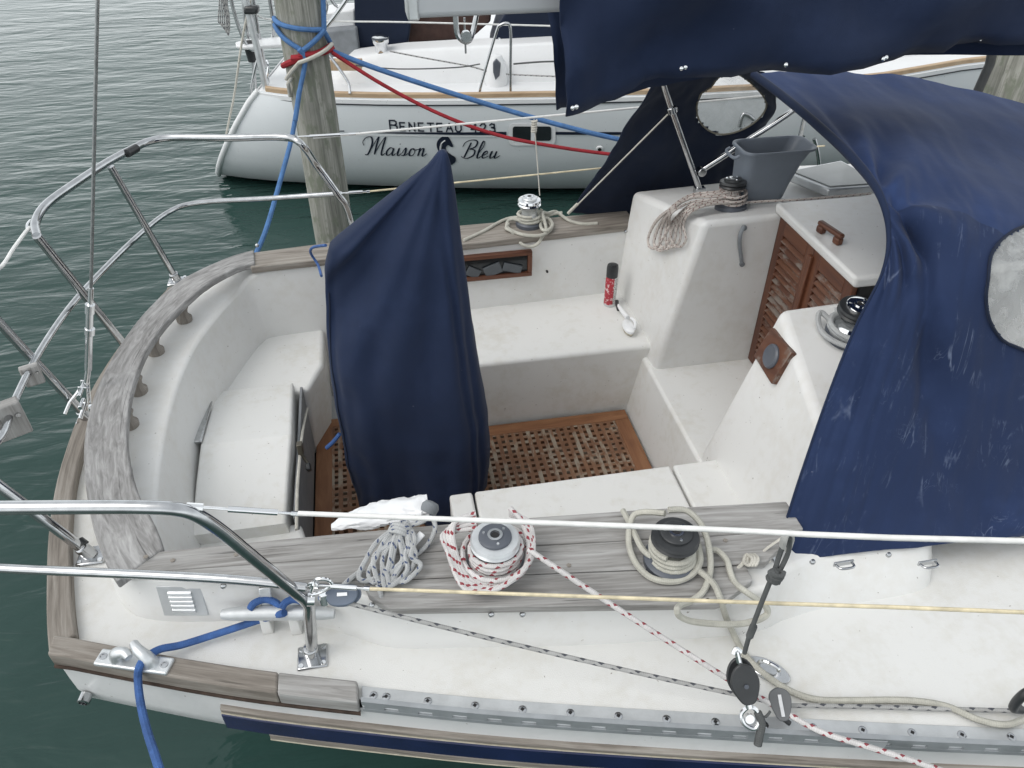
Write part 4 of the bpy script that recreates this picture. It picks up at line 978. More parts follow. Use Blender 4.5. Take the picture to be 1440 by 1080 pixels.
# blue-fleck coil on the near coaming
ps = []
kn = P(563, 742, z=1.53)
for k in range(7):
    j = lambda s=.014: V((random.uniform(-s, s), random.uniform(-s, s), random.uniform(0, s)))
    k = k*1.35
    ps.append(cr([kn+V((.01, .02, .0))+j(.006), P(548+k*3-10, 762, z=1.525)+j(), P(525+k*5-10, 790, z=1.51)+j(), P(508+k*6, 812, z=1.495)+j(), P(514+k*7, 826-abs(k-4)*2, z=1.495)+j(.008), P(540+k*6, 812-k*2, z=1.50)+j(), P(560+k*3, 785, z=1.515)+j(), P(565+k*2, 760, z=1.53)+j(.008), kn+V((.02, .01, .01))+j(.006)], 5))
ps.append(coil(kn+V((-.005, -.02, -.005)), .030, -.012, .02, 3, .002, 14, 0, 0, Rmat((.5, .9, .35))))
ps.append(cr([P(512, 800, z=1.50), P(495, 812, z=1.49), P(480, 826, z=1.47)], 5))
ps.append(cr([P(531, 822, z=1.50), P(536, 838, z=1.48), P(535, 852, z=1.44), P(528, 862, z=1.40)], 5))
ps.append(cr([kn, P(590, 735, z=1.54), P(606, 728, z=1.54), P(612, 742, z=1.52), P(604, 762, z=1.50), P(588, 778, z=1.49), P(572, 784, z=1.49)], 6))
ropeobj('coiled_line', ps, .0072, R_BLUE, 'coil of grey rope with blue flecks lying on the near coaming')
# beige rope on the black-topped winch
ps = [coil(W2, .060, .030, .075, 3.1, .004, 20, 3.4)]
z_ = 1.50
ps.append(cr([P(876, 718, z=1.50), P(884, 733, z=1.505), P(893, 752, z=1.51), P(906, 775, z=1.51), P(930, 788, z=1.51), P(972, 794, z=1.505), P(983, 780, z=1.51), P(980, 760, z=1.53), P(972, 745, z=1.56)], 6))
ps.append(cr([P(972, 795, z=1.506), P(990, 808, z=1.50), P(1004, 822, z=1.497), P(1013, 842, z=1.485), P(1021, 868, z=1.40), P(1032, 892, z=1.30), P(1047, 920, z=1.293), P(1075, 948, z=1.293), P(1112, 972, z=1.293), P(1150, 984, z=1.293), P(1200, 985, z=1.293), P(1275, 985, z=1.293), P(1330, 993, z=1.294), P(1375, 1012, z=1.30), P(1415, 1019, z=1.30), P(1450, 1008, z=1.30), P(1500, 995, z=1.30), V((2.3, 1.0, 1.295)), V((3.0, 1.05, 1.295)), V((3.8, .95, 1.295))], 6))
ps.append(cr([P(935, 722, z=1.58), P(905, 720, z=1.55), P(889, 728, z=1.53), P(884, 760, z=1.505), P(893, 790, z=1.495), P(915, 812, z=1.492), P(945, 818, z=1.492), P(970, 810, z=1.495), P(984, 792, z=1.515), P(982, 770, z=1.53), P(975, 755, z=1.54)], 6))
ps.append(cr([P(940, 717, z=1.595), P(965, 718, z=1.59), P(985, 736, z=1.57), P(996, 765, z=1.54), P(999, 800, z=1.50), P(990, 830, z=1.49), P(972, 845, z=1.48), P(957, 851, z=1.492), P(952, 858, y=1.155), P(958, 868, y=1.15), P(980, 875, y=1.145), P(1030, 878, y=1.14), P(1062, 873, y=1.145), P(1079, 863, y=1.16), P(1074, 850, y=1.17), P(1050, 833, y=1.19), P(1034, 820, y=1.225), P(1027, 805, z=1.492), P(1022, 788, z=1.496), P(1010, 775, z=1.497), P(1000, 773, z=1.497)], 6))
ropeobj('jib_sheet', ps, .0092, R_BEIGE, 'thick beige rope looped round the black-topped winch and trailing along the deck')
# far coaming winch tangle
ps = [coil(W3, .055, .026, .065, 2.6, .004, 18, 1)]
zz3 = 1.50
ps.append(cr([P(652, 338, z=1.487), P(680, 325, z=1.488), P(705, 311, z=1.49), P(722, 306, z=1.50), P(740, 306, z=1.52), P(757, 300, z=1.54), P(762, 294, z=1.56)], 5))
ps.append(cr([P(757, 296, z=1.55), P(740, 310, z=1.53), P(720, 308, z=1.51), P(713, 314, z=1.495), P(716, 322, z=1.492), P(735, 330, z=1.490), P(760, 331, z=1.490), P(775, 322, z=1.495), P(771, 311, z=1.50), P(761, 312, z=1.505), P(762, 322, z=1.505), P(770, 324, z=1.505), P(777, 316, z=1.51), P(770, 307, z=1.515), P(760, 310, z=1.52)], 6))
ps.append(cr([P(715, 315, z=1.50), P(712, 321, z=1.495), P(720, 326, z=1.492), P(727, 337, z=1.45), P(735, 344, y=3.36), P(746, 347, y=3.355), P(756, 343, y=3.36), P(762, 334, z=1.47), P(768, 322, z=1.50), P(763, 300, z=1.55), P(770, 300, z=1.53), P(782, 298, z=1.50), P(800, 310, z=1.49), P(820, 315, z=1.487), P(840, 314, z=1.487)], 6))
ps.append(cr([P(765, 305, z=1.52), P(778, 301, z=1.50), P(790, 299, z=1.495)], 4))
ropeobj('jib_sheet', ps, .0085, R_BEIGE, 'beige rope tangled round the small winch on the far coaming')
# tan braid skein on the far pod
psl = V((1.19, 2.79, .9)); ns = (V((1.345, 2.79, 1.79))-psl).cross(V((1.245, 3.44, 1.655))-psl).normalized(); ns = ns if ns.x < 0 else -ns
ps = [coil(W4, .058, .028, .085, 3.4, .004, 18, 0)]
for k in range(9):
    j = lambda s=.014: V((random.uniform(-s, s), random.uniform(-s, s), random.uniform(-.2*s, s)))
    e = random.uniform(-6, 10); f = random.uniform(-5, 5); lft = (k % 5)*8.0
    ps.append(cr([P(1040, 270+f, z=1.84)+j(), P(1005, 276+f*.6, z=1.83)+j(), P(970, 281+f*.8, z=1.81)+j(), P(945, 297+f, z=1.79)+j(.008), PP(928+lft*.6, 315+f, psl, ns)+ns*.02+j(.006), PP(915+lft, 335+e*.5, psl, ns)+ns*.012, PP(916+lft*1.1, 348-lft*.1+e*.3, psl, ns)+ns*.011, PP(926+lft*1.1, 350-lft*.1+e*.4, psl, ns)+ns*.013, PP(937+lft*1.0, 336+e*.3, psl, ns)+ns*.015, PP(950+lft*.5, 315+f*.5, psl, ns)+ns*.018, P(970, 296+f, z=1.80)+j(.008), P(1000, 288+f, z=1.81)+j(), P(1040, 283+f, z=1.81)+j(.008)], 5))
ps.append(cr([P(1045, 285, z=1.80), P(1075, 283, z=1.80), P(1120, 281, z=1.815), P(1170, 277, z=1.83), P(1225, 272, z=1.845)], 5))
ropeobj('halyard', ps, .0056, R_TAN, 'skein of tan braided rope hung from the winch on the far pod', n=6)
# near pod winch rope
ps = [coil(W5, .066, .025, .06, 3.3, .004, 18, 0, .014, Rmat((-.02, -.14, 1)))]
ps.append(cr([W5+V((-.06, .03, .05)), W5+V((-.085, .06, .07)), W5+V((-.10, .05, .06)), W5+V((-.10, .02, .03)), W5+V((-.09, -.03, .02)), W5+V((-.05, -.08, .015)), W5+V((.02, -.10, .01))], 6))
ropeobj('jib_sheet', ps, .0095, rope('pale_grey_rope', (.44, .45, .45)), 'pale grey rope wound on the chrome winch half hidden by the dodger')
# furling line and its blocks
fA, fB = P(481, 846, y=1.325), P(1098, 990, z=1.325); fl = [fA.lerp(fB, t) - V((0, 0, .012*4*t*(1-t))) for t in (0, .2, .4, .6, .8, 1)]
ropeobj('furling_line', [cr(fl, 5), cr([P(1100, 992, z=1.31), P(1180, 993, z=1.30), P(1300, 996, z=1.295), P(1440, 1000, z=1.295), P(1540, 1003, z=1.295), V((2.6, .70, 1.295)), V((3.8, .62, 1.295))], 5)], .0062, R_GREY, 'thin grey flecked line running along the deck to the small rail block')
# cleat line
ropeobj('mooring_line', [cr([P(352, 856, y=1.455), P(358, 848, y=1.462), P(374, 843, y=1.468), P(390, 849, y=1.455), P(396, 860, y=1.435)], 6), cr([P(396, 856, y=1.42), P(402, 847, y=1.435), P(415, 843, y=1.44), P(428, 848, y=1.43), P(436, 856, y=1.41)], 6),
    cr([P(400, 862, y=1.415), P(370, 870, z=1.345), P(340, 880, z=1.325), P(300, 893, z=1.31), P(255, 907, z=1.315), P(225, 913, z=1.335), P(205, 925, z=1.352), P(196, 938, z=1.345), P(194, 955, z=1.31), P(197, 985, y=1.28), P(206, 1025, y=1.18), P(222, 1075, y=1.05), P(245, 1150, y=.9)], 6)], .0108, R_COB, 'blue mooring rope from the deck cleat through the stern fairlead and overboard')
# snatch block hanging from the lifeline
lanyard = MB()
lanyard.tube(cr([P(1106, 757, y=.985), P(1098, 775, y=.985), P(1090, 800, y=.97), P(1084, 815, y=.96), P(1070, 850, y=.955), P(1055, 890, y=.95), P(1047, 918, y=.95)], 5), .0058, 8)
lanyard.tube(cr([P(1111, 757, y=.975), P(1108, 778, y=.975), P(1096, 803, y=.965), P(1088, 812, y=.96)], 5), .0055, 8)
kb = P(1090, 810, y=.955); lanyard.tube(coil(kb, .012, -.016, .016, 3, .002, 12, 0, 0, Rmat((.3, -.1, 1))), .006, 8); lanyard.tube(coil(kb, .010, -.010, .012, 2, .002, 12, 1, 0, Rmat((1, -.1, .2))), .006, 8)
lanyard.tube([P(1060, 880, y=.953), P(1054, 895, y=.95)], .009, 8)
tag(lanyard.build('block_lanyard', R_DGREY, None), 'dark grey cord knotted under the near lifeline and holding the black block', 'cord')
mb = MB(); mb.tube(cr([P(1100, 768, y=.965), P(1104, 755, y=.965), P(1110, 750, y=.985), P(1112, 760, y=1.0), P(1107, 775, y=.975)], 5), .010, 8, flat=.6)
tag(mb.build('lifeline_strap', simple('pale_rubber', (.42, .42, .40), .6), None), 'pale rubber loop over the near lifeline above the dark cord', 'strap')
bc = P(1046, 960, y=.95); view = (V((0, 0, HC))-bc).normalized()
bn = V((-.15, -.82, .55)).normalized(); Mb = Rmat(bn, (1, 0, 0)); upv = P(1046, 930, y=.95)-P(1046, 990, y=.95); upv = upv - bn*upv.dot(bn); upv.normalize(); sd = upv.cross(bn); 
blk = thing('snatch_block', P(1046, 1000, y=.95), 'black snatch block hanging above the toe rail on a dark cord', 'block')
def cheek(off, sc, mat, name, th=.009):
    outl = [(0, .058), (.022, .046), (.035, .018), (.034, -.008), (.022, -.038), (.010, -.050), (-.010, -.050), (-.022, -.038), (-.034, -.008), (-.035, .018), (-.022, .046)]
    outl = [tuple(p)[:2] for p in cr([(x, y, 0) for x, y in outl], 3, True)]
    mb = MB(); mb.hexa([bc + sd*x*sc + upv*y*sc + bn*(off-th/2) for x, y in outl], [bc + sd*x*sc + upv*y*sc + bn*(off+th/2) for x, y in outl]); return mb.build(name, mat, blk, bevel=.003)
cheek(.016, 1, BLACK, 'cheek'); cheek(-.016, 1.06, BLACK, 'cheek')
mb = MB(); mb.lathe([(.030, -.010), (.026, 0), (.030, .010)], bc, Rmat(bn), 24); mb.lathe([(.006, .018), (.006, .024), (0, .024)], bc, Rmat(bn), 12, False); mb.build('sheave', GREYP, blk)
mb = MB()
for s_ in (-1, 1): mb.tube([bc+upv*.05+bn*.008*s_, bc+upv*.085+bn*.006*s_], .006, 8)
mb.tube(cr([bc+upv*.08-sd*.01, bc+upv*.092, bc+upv*.08+sd*.01], 4), .006, 8)
mb.tube([bc-upv*.045, bc-upv*.066], .011, 10); sb = bc-upv*.095
mb.tube(cr([sb+upv*.03-sd*.004, sb+upv*.015-sd*.024, sb-upv*.012-sd*.022, sb-upv*.03, sb-upv*.012+sd*.018, sb+upv*.015+sd*.016, sb+upv*.03+sd*.004], 5), .006, 8)
mb.lathe([(.012, -.006), (.012, .006)], sb-sd*.006, Rmat(bn), 14); mb.build('shackle', CHROME, blk)
mb = MB(); mb.tube(cr([sb+sd*.018+upv*.01, sb+sd*.022-upv*.02, sb+sd*.010-upv*.05, sb+sd*.0-upv*.075], 5), .0105, 8); mb.tube(cr([sb+sd*.02+upv*.0, sb+sd*.035-upv*.006, sb+sd*.05+upv*.006], 4), .0035, 6)
tag(mb.build('rope_tail', R_DGREY, None), 'frayed dark rope tail hanging from the snatch block shackle', 'rope')
# small grey rail block and oval pad
rb = P(1097, 985, z=1.345); rn = V((-.35, -.45, .82)).normalized(); Mr = Rmat(rn, (0, 1, 0)); ru = (P(1094, 970, z=1.345)-P(1101, 1003, z=1.345)); ru = (ru-rn*ru.dot(rn)).normalized(); rs = ru.cross(rn)
tb_ = thing('rail_block', rb-V((0, 0, .04)), 'small grey sheave block standing on the slotted toe rail', 'block')
outl = [tuple(p)[:2] for p in cr([(0, .032, 0), (.022, .022, 0), (.028, .0, 0), (.020, -.03, 0), (.010, -.048, 0), (-.010, -.048, 0), (-.020, -.03, 0), (-.028, 0, 0), (-.022, .022, 0)], 3, True)]
for off in (.010, -.012):
    mb = MB(); mb.hexa([rb + rs*x + ru*y + rn*(off-.004) for x, y in outl], [rb + rs*x + ru*y + rn*(off+.004) for x, y in outl]); mb.build('cheek', simple('mid_grey_plastic', (.10, .105, .11), .45), tb_, bevel=.002)
mb = MB(); mb.box(rb - ru*.012 + rn*.016, (.010, .055, .004), Matrix((rs, ru, rn)).transposed()); mb.build('strap_plate', STEEL, tb_, bevel=.001)
mb = MB(); mb.lathe([(.022, -.007), (.019, 0), (.022, .007)], rb, Rmat(rn), 18); mb.tube([rb-ru*.045, V((rb.x+.01, rb.y-.05, 1.315))], .007, 8); mb.build('sheave', BLACK, tb_)
op = P(1080, 943, z=1.284); mb = MB(); Mo = Matrix.Rotation(-.75, 3, 'Z')
ov = [(.062*math.cos(a_), .032*math.sin(a_)) for a_ in [2*PI*i/24 for i in range(24)]]
mb.hexa([op+Mo @ V((x, y, -.003)) for x, y in ov], [op+Mo @ V((x, y, .008)) for x, y in ov]); padp = mb.build('deck_plate', STEEL, boat, bevel=.003)
mb = MB(); mb.tube(cr([op+Mo @ V((-.03, 0, .006)), op+Mo @ V((-.02, 0, .03)), op+Mo @ V((.02, 0, .03)), op+Mo @ V((.03, 0, .006))], 5), .006, 8); mb.build('eye', CHROME, padp)
# turning block by the stern rail
tb2 = P(481, 838, y=1.335); t2 = thing('turning_block', tb2-V((0, 0, .03)), 'blue grey turning block shackled to the near stern rail', 'block')
tn = V((-.1, -.6, .8)).normalized(); Mt = Rmat(tn, (1, -.1, 0))
for off, sc_ in ((.012, 1), (-.012, 1.1)):
    mb = MB(); ol = [tuple(p)[:2] for p in cr([(-.042, .004, 0), (-.03, .024, 0), (.0, .028, 0), (.035, .022, 0), (.045, 0, 0), (.03, -.02, 0), (0, -.026, 0), (-.03, -.02, 0)], 3, True)]
    mb.hexa([tb2+Mt @ V((x*sc_, y*sc_, off-.005)) for x, y in ol], [tb2+Mt @ V((x*sc_, y*sc_, off+.005)) for x, y in ol]); mb.build('cheek', simple('blue_grey_plastic', (.12, .15, .20), .4), t2, bevel=.003)
mb = MB(); mb.lathe([(.021, -.009), (.017, 0), (.021, .009)], tb2, Rmat(tn), 18); mb.build('sheave', BLACK, t2)
mb = MB(); mb.box(tb2+Mt @ V((.004, .004, .019)), (.028, .010, .004), Mt); mb.tube([tb2+Mt @ V((-.04, 0, 0)), P(448, 842, y=1.335)], .008, 8); mb.lathe([(.013, -.016), (.013, .016)], P(456, 842, y=1.335), Rmat((0, .3, 1)), 12); mb.build('shackle', CHROME, t2, bevel=.001)
# black shackle at frame's right edge
mb = MB(); pq = P(1437, 985, y=.80); mb.tube(cr([pq+V((.02, 0, -.05)), pq+V((-.008, 0, -.035)), pq+V((-.015, 0, 0)), pq+V((-.006, 0, .035)), pq+V((.02, 0, .05))], 5), .012, 10)
tag(mb.build('black_shackle', BLACK, None), 'black plastic shackle standing on the deck at the alloy rail', 'shackle')
# far lanyard
mb = MB(); mb.tube(cr([P(751, 168, y=3.68), P(755, 220, y=3.66), P(759, 275, y=3.60)], 5), .0028, 6); mb.tube(coil(P(751, 178, y=3.68), .010, -.03, .03, 5, .002, 12, 0, 0, Rmat((.05, 0, 1))), .006, 6)
tag(mb.build('lanyard', R_CREAM, None), 'thin lanyard knotted on the far lifeline above the coaming winch', 'cord')
# tiller rope lock on the helm seat front
mb = MB(); mb.tube(cr([P(440, 548, x=-.435), P(432, 575, x=-.43), P(425, 610, x=-.425), P(421, 650, x=-.42), P(418, 690, x=-.42), P(417, 745, x=-.42)], 5), .006, 8)
ln = tag(mb.build('locker_cord', R_CREAM, None), 'white cord with a padlock hanging down the front of the helm seat', 'cord')
pl = P(422, 630, x=-.415); mb = MB(); mb.box(pl, (.022, .028, .05)); mb.tube(cr([pl+V((0, -.008, -.02)), pl+V((.01, -.012, -.05)), pl+V((.02, -.02, -.07))], 4), .007, 8); pd = mb.build('padlock', simple('dull_brass', (.12, .11, .09), .4, .7), ln, bevel=.005)
mb = MB(); mb.box(pl+V((.02, -.025, -.085)), (.02, .03, .045), Matrix.Rotation(.6, 3, 'X')); mb.build('plug', BLACK, ln, bevel=.006)

# ================================================================== loose things
# plastic tub
ty = 2.93
tb0 = [P(u, v, z=1.785) for u, v in ((1032, 284), (1106, 284))]
tub = thing('plastic_tub', (tb0[0].x+.14, 2.98, 1.775), 'grey plastic tub standing on the far winch pod', 'tub')
def rrect(cx, cy, lx, ly, r, z, n=5):
    res = []
    for qx, qy, a0 in ((1, 1, 0), (-1, 1, 90), (-1, -1, 180), (1, -1, 270)):
        for i in range(n+1):
            a_ = math.radians(a0+90*i/n); res.append(V((cx+qx*(lx/2-r)+r*math.cos(a_), cy+qy*(ly/2-r)+r*math.sin(a_), z)))
    return res
tcx, tcy = tb0[0].lerp(tb0[1], .5).x + .012, 3.02
sec = [(1.775, .23, .17), (1.785, .245, .185), (1.85, .262, .20), (1.95, .295, .225), (2.005, .315, .24), (2.0052, .345, .262), (2.016, .345, .262), (2.0162, .318, .242), (2.008, .305, .23), (1.90, .27, .20), (1.80, .235, .175)]
mb = MB(); rws = []
for z, lx, ly in sec:
    rg = rrect(tcx+(z-1.775)*.12, tcy, lx*.92, ly*.70, .045, z)
    if z > 1.93: rg = [p + V((.06*max(0, (p.x-tcx)/lx-.15)*(z-1.93)/.08, 0, 0)) for p in rg]
    rws.append(rg)
mb.grid(rws, closed=True); k = len(rws[0]); mb.face(list(range(k))); mb.face([len(mb.v)-k+i for i in range(k)])
TUBM = simple('blue_grey_plastic_tub', (.165, .19, .225), .45, 0, .08, 6)
mb.build('tub_body', TUBM, tub, bevel=.0025)
mb = MB(); hx = tcx-.17+.03; mb.tube(cr([(hx, tcy-.05, 1.995), (hx-.02, tcy-.04, 1.985), (hx-.02, tcy+.04, 1.985), (hx, tcy+.05, 1.995)], 4), .007, 8); mb.build('grip', TUBM, tub)
# spray can
cb_ = P(857, 427, z=1.105); cb_ = V((cb_.x, min(cb_.y, 3.32), 1.102))
can = thing('spray_can', cb_, 'red and white spray can with black cap in the corner of the far seat', 'spray can')
mb = MB(); mb.lathe([(.030, 0), (.0325, .004), (.0325, .012)], cb_, None, 28); mb.build('base_rim', ALU, can)
t = NT('can_label'); t.set(Roughness=.35); sp_ = t.n('ShaderNodeTexCoord'); sx_ = t.n('ShaderNodeSeparateXYZ'); t.l(sp_.outputs['UV'], sx_.inputs[0])
u_ = t.math('FRACT', t.math('ADD', sx_.outputs[0], .0)); red = t.math('LESS_THAN', t.math('ABSOLUTE', t.math('SUBTRACT', u_, .64)), .14)
nz_ = t.noise(t.coord('UV', (26, 160, 1)), 1, 2); c1 = t.ramp(nz_, [(.52, (.62, .62, .6)), (.58, (.14, .14, .15))]); c2 = t.ramp(t.noise(t.coord('UV', (9, 55, 1)), 1, 2), [(.56, (.38, .03, .045)), (.6, (.62, .45, .45))])
t.col(t.mix(red, c1, c2))
mb = MB(); mb.lathe([(.0315, .012), (.0315, .16), (.028, .172), (.0, .172)], cb_, None, 32, False); mb.build('can_body', t.m, can)
mb = MB(); mb.lathe([(.0300, .168), (.0300, .22), (.027, .232), (.0, .234)], cb_, None, 28, False); mb.box(cb_+V((0, -.012, .232)), (.024, .02, .018)); mb.build('cap', BLACK, can)
# scrub brush
ba, bb = P(868, 428, z=1.13), P(887, 470, z=1.115); bd = (bb-ba).normalized()
br = thing('scrub_brush', ba.lerp(bb, .5), 'white handled scrub brush lying on the far seat beside the pod', 'brush')
ba.z, bb.z = 1.125, 1.125
mb = MB(); mb.tube(cr([ba+bd*.02+V((0, 0, .012)), ba+bd*.06+V((.0, 0, .02)), ba+bd*.10+V((.004, 0, .022)), ba+bd*.15+V((.012, 0, .026))], 5), lambda t: .009+.004*t, 10); mb.tube(cr([bb-bd*.09+V((.026, 0, .018)), bb-bd*.05+V((.034, 0, .02)), bb-bd*.01+V((.02, 0, .014))], 5), .007, 10); mb.build('handle', WPLAS, br)
mb = MB(); bq = bb-bd*.045; Mq = Matrix.Rotation(math.atan2(bd.y, bd.x), 3, 'Z')
mb.lathe([(.030, -.010), (.034, -.004), (.034, .006), (.026, .015), (0, .018)], (0, 0, 0), None, 24, False)
mb.v = [bq + Mq @ V((v.x*1.75, v.y*.82, v.z)) for v in mb.v]; mb.build('brush_block', WPLAS, br)
mb = MB(); mb.lathe([(.027, -.022), (.030, -.010)], (0, 0, 0), None, 20); mb.v = [bq + Mq @ V((v.x*1.75, v.y*.82, v.z)) for v in mb.v]; mb.build('bristles', simple('pale_bristle', (.5, .46, .36), .8, 0, .3, 60), br)
mb = MB(); mb.tube(cr([ba-bd*.012+V((0, 0, .018)), ba+bd*.01+V((-.004, 0, .012)), ba+bd*.05+V((-.006, 0, .006))], 4), .010, 10); mb.build('grip', BLACK, br)
# white bag with grey end lying along the near coaming edge
fa_, fb_ = P(466, 748, z=1.44), P(612, 722, z=1.50)
mb = MB(); pth = cr([fa_, P(490, 740, z=1.45), P(530, 731, z=1.46), P(575, 722, z=1.48), P(603, 718, z=1.49)], 10); rws = []
for i, p in enumerate(pth):
    t_ = i/(len(pth)-1); r_ = .012+.038*min(1, t_*2.2)*(1 if t_ < .9 else .85); rg = []
    for j in range(36):
        a_ = 2*PI*j/36; w_ = 1+.24*noise.fractal(V((i*.18, math.cos(a_)*1.9, math.sin(a_)*1.9)), .7, 2.1, 3)
        rg.append(p + V((0, r_*.9*math.cos(a_)*w_ + .02, r_*.48*math.sin(a_)*w_)))
    rws.append(rg)
mb.grid(rws, closed=True); mb.face(list(range(36))); mb.face([len(mb.v)-36+i for i in range(36)])
bag = mb.build('folded_bag', WPLAS, None); tag(bag, 'white folded plastic bag with a grey end behind the blue-flecked rope coil', 'bag')
mb = MB(); mb.lathe([(.026, 0), (.028, .02), (.020, .032), (0, .036)], P(602, 720, z=1.49), Rmat((.5, .5, .7)), 18, False); mb.build('bag_end', GREYG, bag)
mb = MB(); ta, tbp = P(572, 774, z=1.50), P(594, 750, z=1.52); mb.tube([ta, ta.lerp(tbp, .5), tbp], .0125, 10, flat=.45); tag(mb.build('plastic_tag', WPLAS, None, bevel=.002), 'small white plastic tag lying beside the blue-flecked rope coil', 'tag')

# ================================================================== pilings
def piling(name, p0, p1, r, label, parent=None):
    p0, p1 = V(p0), V(p1); rws = []; N = 40; M_ = 36; ax = (p1-p0).normalized()
    for i in range(N+1):
        c = p0.lerp(p1, i/N); rg = []
        for j in range(M_):
            a_ = 2*PI*j/M_; d_ = V((math.cos(a_), math.sin(a_), 0)); rr_ = r*(1+.035*noise.fractal(V((d_.x*1.3, d_.y*1.3, i*.09+p0.x)), .8, 2, 3)+.012*noise.noise(V((d_.x*9, d_.y*9, i*.25))))
            rg.append(c + d_*rr_)
        rws.append(rg)
    mb = MB(); mb.grid(rws, closed=True); mb.face([len(mb.v)-M_+i for i in range(M_)])
    # UV: across = angle metres, along = height
    return tag(mb.build(name, PILE, None), label, 'piling', 'mooring pilings')
Y1 = 4.75
c0 = P(472, 340, y=Y1); c1 = P(419, 0, y=Y1); dx = (c1-c0)/(c1.z-c0.z)
pr = (P(497, 340, y=Y1).x-P(448, 340, y=Y1).x)/2*1.12
pile0 = c0 + dx*(-.6-c0.z); pile1 = c0 + dx*(3.4-c0.z)
piling('piling', pile0, pile1, pr, 'grey wooden piling wrapped in blue and red ropes, left of the wheel cover')
def pc(z): return c0 + dx*(z-c0.z)
Y2 = 4.6; q0 = P(1395, 90, y=Y2)
piling('piling', (q0.x+.19, Y2, -.6), (q0.x+.17, Y2, 3.2), .17, 'wooden piling behind the dodger with a black hose down its edge')
mb = MB(); mb.tube([P(1398, 60, y=Y2-.1), P(1392, 90, y=Y2-.1), P(1376, 126, y=Y2-.1), P(1368, 150, y=Y2-.1)], .03, 12)
tag(mb.build('hose', BLACK, None), 'black hose hanging down the edge of the piling behind the dodger', 'hose')
def wrap(z0, z1, a0, a1, r, off=.0, k=22):
    res = []
    for i in range(k+1):
        t_ = i/k; z = z0+(z1-z0)*t_; a_ = a0+(a1-a0)*t_; c = pc(z); res.append(V((c.x+(pr+r+off)*math.cos(a_), c.y+(pr+r+off)*math.sin(a_), z)))
    return res
def zat(v): return P(440, v, y=Y1-pr).z
NA = -PI/2   # angle facing the camera
z_lo, z_hi = zat(105), zat(22)
sp1 = wrap(zat(30), zat(45), NA-1.5, NA+1.0, .016); 
ropeobj('mooring_line', [sp1, wrap(zat(38), zat(68), NA-1.4, NA-.1, .015, .004), wrap(zat(70), zat(45), NA-.1, NA+.9, .015, .012), wrap(zat(45), zat(-30), NA+.95, NA+1.35, .022), wrap(zat(45), zat(76), NA+.9, NA+1.5, .016, .004),
    cr([wrap(zat(66), zat(66), NA-.15, NA, .02, .02)[0], P(429, 85, y=Y1-pr-.03), P(421, 130, y=Y1-pr-.05), P(411, 190, y=4.5), P(398, 240, y=4.35), P(375, 320, y=4.1), P(358, 362, y=3.92), P(352, 385, y=3.8)], 6), cr([P(421, 128, y=Y1-pr-.05), P(415, 170, y=4.5)], 4)], .014, R_COB2, 'blue rope hitched round the left piling and led down to the near boat stern')
ropeobj('mooring_line', [wrap(zat(96), zat(80), NA-1.25, NA-.2, .015, .0), wrap(zat(80), zat(70), NA-.5, NA+1.3, .018, .006), wrap(zat(75), zat(75), NA-.2, NA+1.35, .014, .012)], .017, R_RED2, 'thick red rope wrapped round the left piling')
ropeobj('mooring_line', [wrap(zat(112), zat(88), NA-.95, NA-.3, .012, .018) + wrap(zat(84), zat(66), NA-.2, NA+1.1, .012, .034), [P(408, 135, y=Y1-.05), P(405, 118, y=Y1-pr*.8), P(410, 108, y=Y1-pr*.9)]], .011, R_CREAM, 'short cream rope laid over the red rope on the left piling')
ropeobj('spring_line', [cr([P(467, 74, y=4.68), P(540, 120, y=4.62), P(620, 161, y=4.56), P(700, 190, y=4.5), P(780, 206, y=4.45), P(860, 217, y=4.4), P(960, 226, y=4.3)], 6)], .0115, R_RED2, 'thin red rope sagging from the left piling across to the right')
ropeobj('spring_line', [cr([P(462, 70, y=4.70), P(520, 93, y=4.66), P(600, 120, y=4.6), P(690, 148, y=4.55), P(780, 174, y=4.5), P(870, 196, y=4.45), P(980, 218, y=4.35)], 6)], .0155, R_COB2, 'blue rope stretched from the left piling across to the right')
# thin pale wire hanging left of the neighbour's stern
ropeobj('stern_line', [cr([P(352, 0, d=7.3), P(340, 60, d=7.3), P(330, 130, d=7.3), P(323, 165, d=7.3), P(318, 190, d=7.3)], 5)], .010, R_CREAM, 'thin pale line hanging off the neighbour boat stern into the water')
ps = []
for k in range(5): ps.append(cr([P(309+k*3, -8, d=7.6), P(308+k*2.5, 14+k, d=7.6), P(307+k*3, 30+k*2, d=7.6), P(313+k*2, 46-abs(k-4)*3+k, d=7.6), P(319+k, 30+k, d=7.6), P(314+k*1.5, 8, d=7.6), P(312+k, -8, d=7.6)], 5))
ropeobj('coiled_line', ps, .006, R_GREY, 'grey coil of thin line hung from the neighbour boat stern rail', n=6)

# ================================================================== neighbour sailboat
nb_ = thing('sailboat', W(1.5, 8.9, 0), 'grey hulled neighbour sailboat with dark script name on its side, beyond the far coaming', 'sailboat')
DC = 8.95
dd = [(-2.32, 7.20), (-2.0, 7.07), (-1.5, 7.0), (-.5, 6.945), (.5, 6.93), (1.5, 6.95), (2.5, 7.04), (3.4, 7.28), (4.3, 7.66), (5.5, 8.0), (7, 8.45), (8.6, DC)]
def d0(a): return lin(dd, a)
def zdk(a): return 1.045 + .02*max(0, a+1)
LV = [(0, 0), (.10, -.008), (.3, .0), (.5, .03), (.66, .085), (.78, .17), (.88, .27), (.95, .37)]   # fraction down from the deck, inset
def fz(a, f): return zdk(a)*(1-f)
def fpt(a, f, ins):
    z = fz(a, f); w = max(0, 1-(a+2.32)/1.6); aa = a - .74*(zdk(a)-z)**.86*w**1.2
    d_ = min(DC, d0(a) + ins*(1 if a < 4 else max(.2, (8.6-a)/4.6)) + .10*w*f*f)
    return W(aa, d_, z)
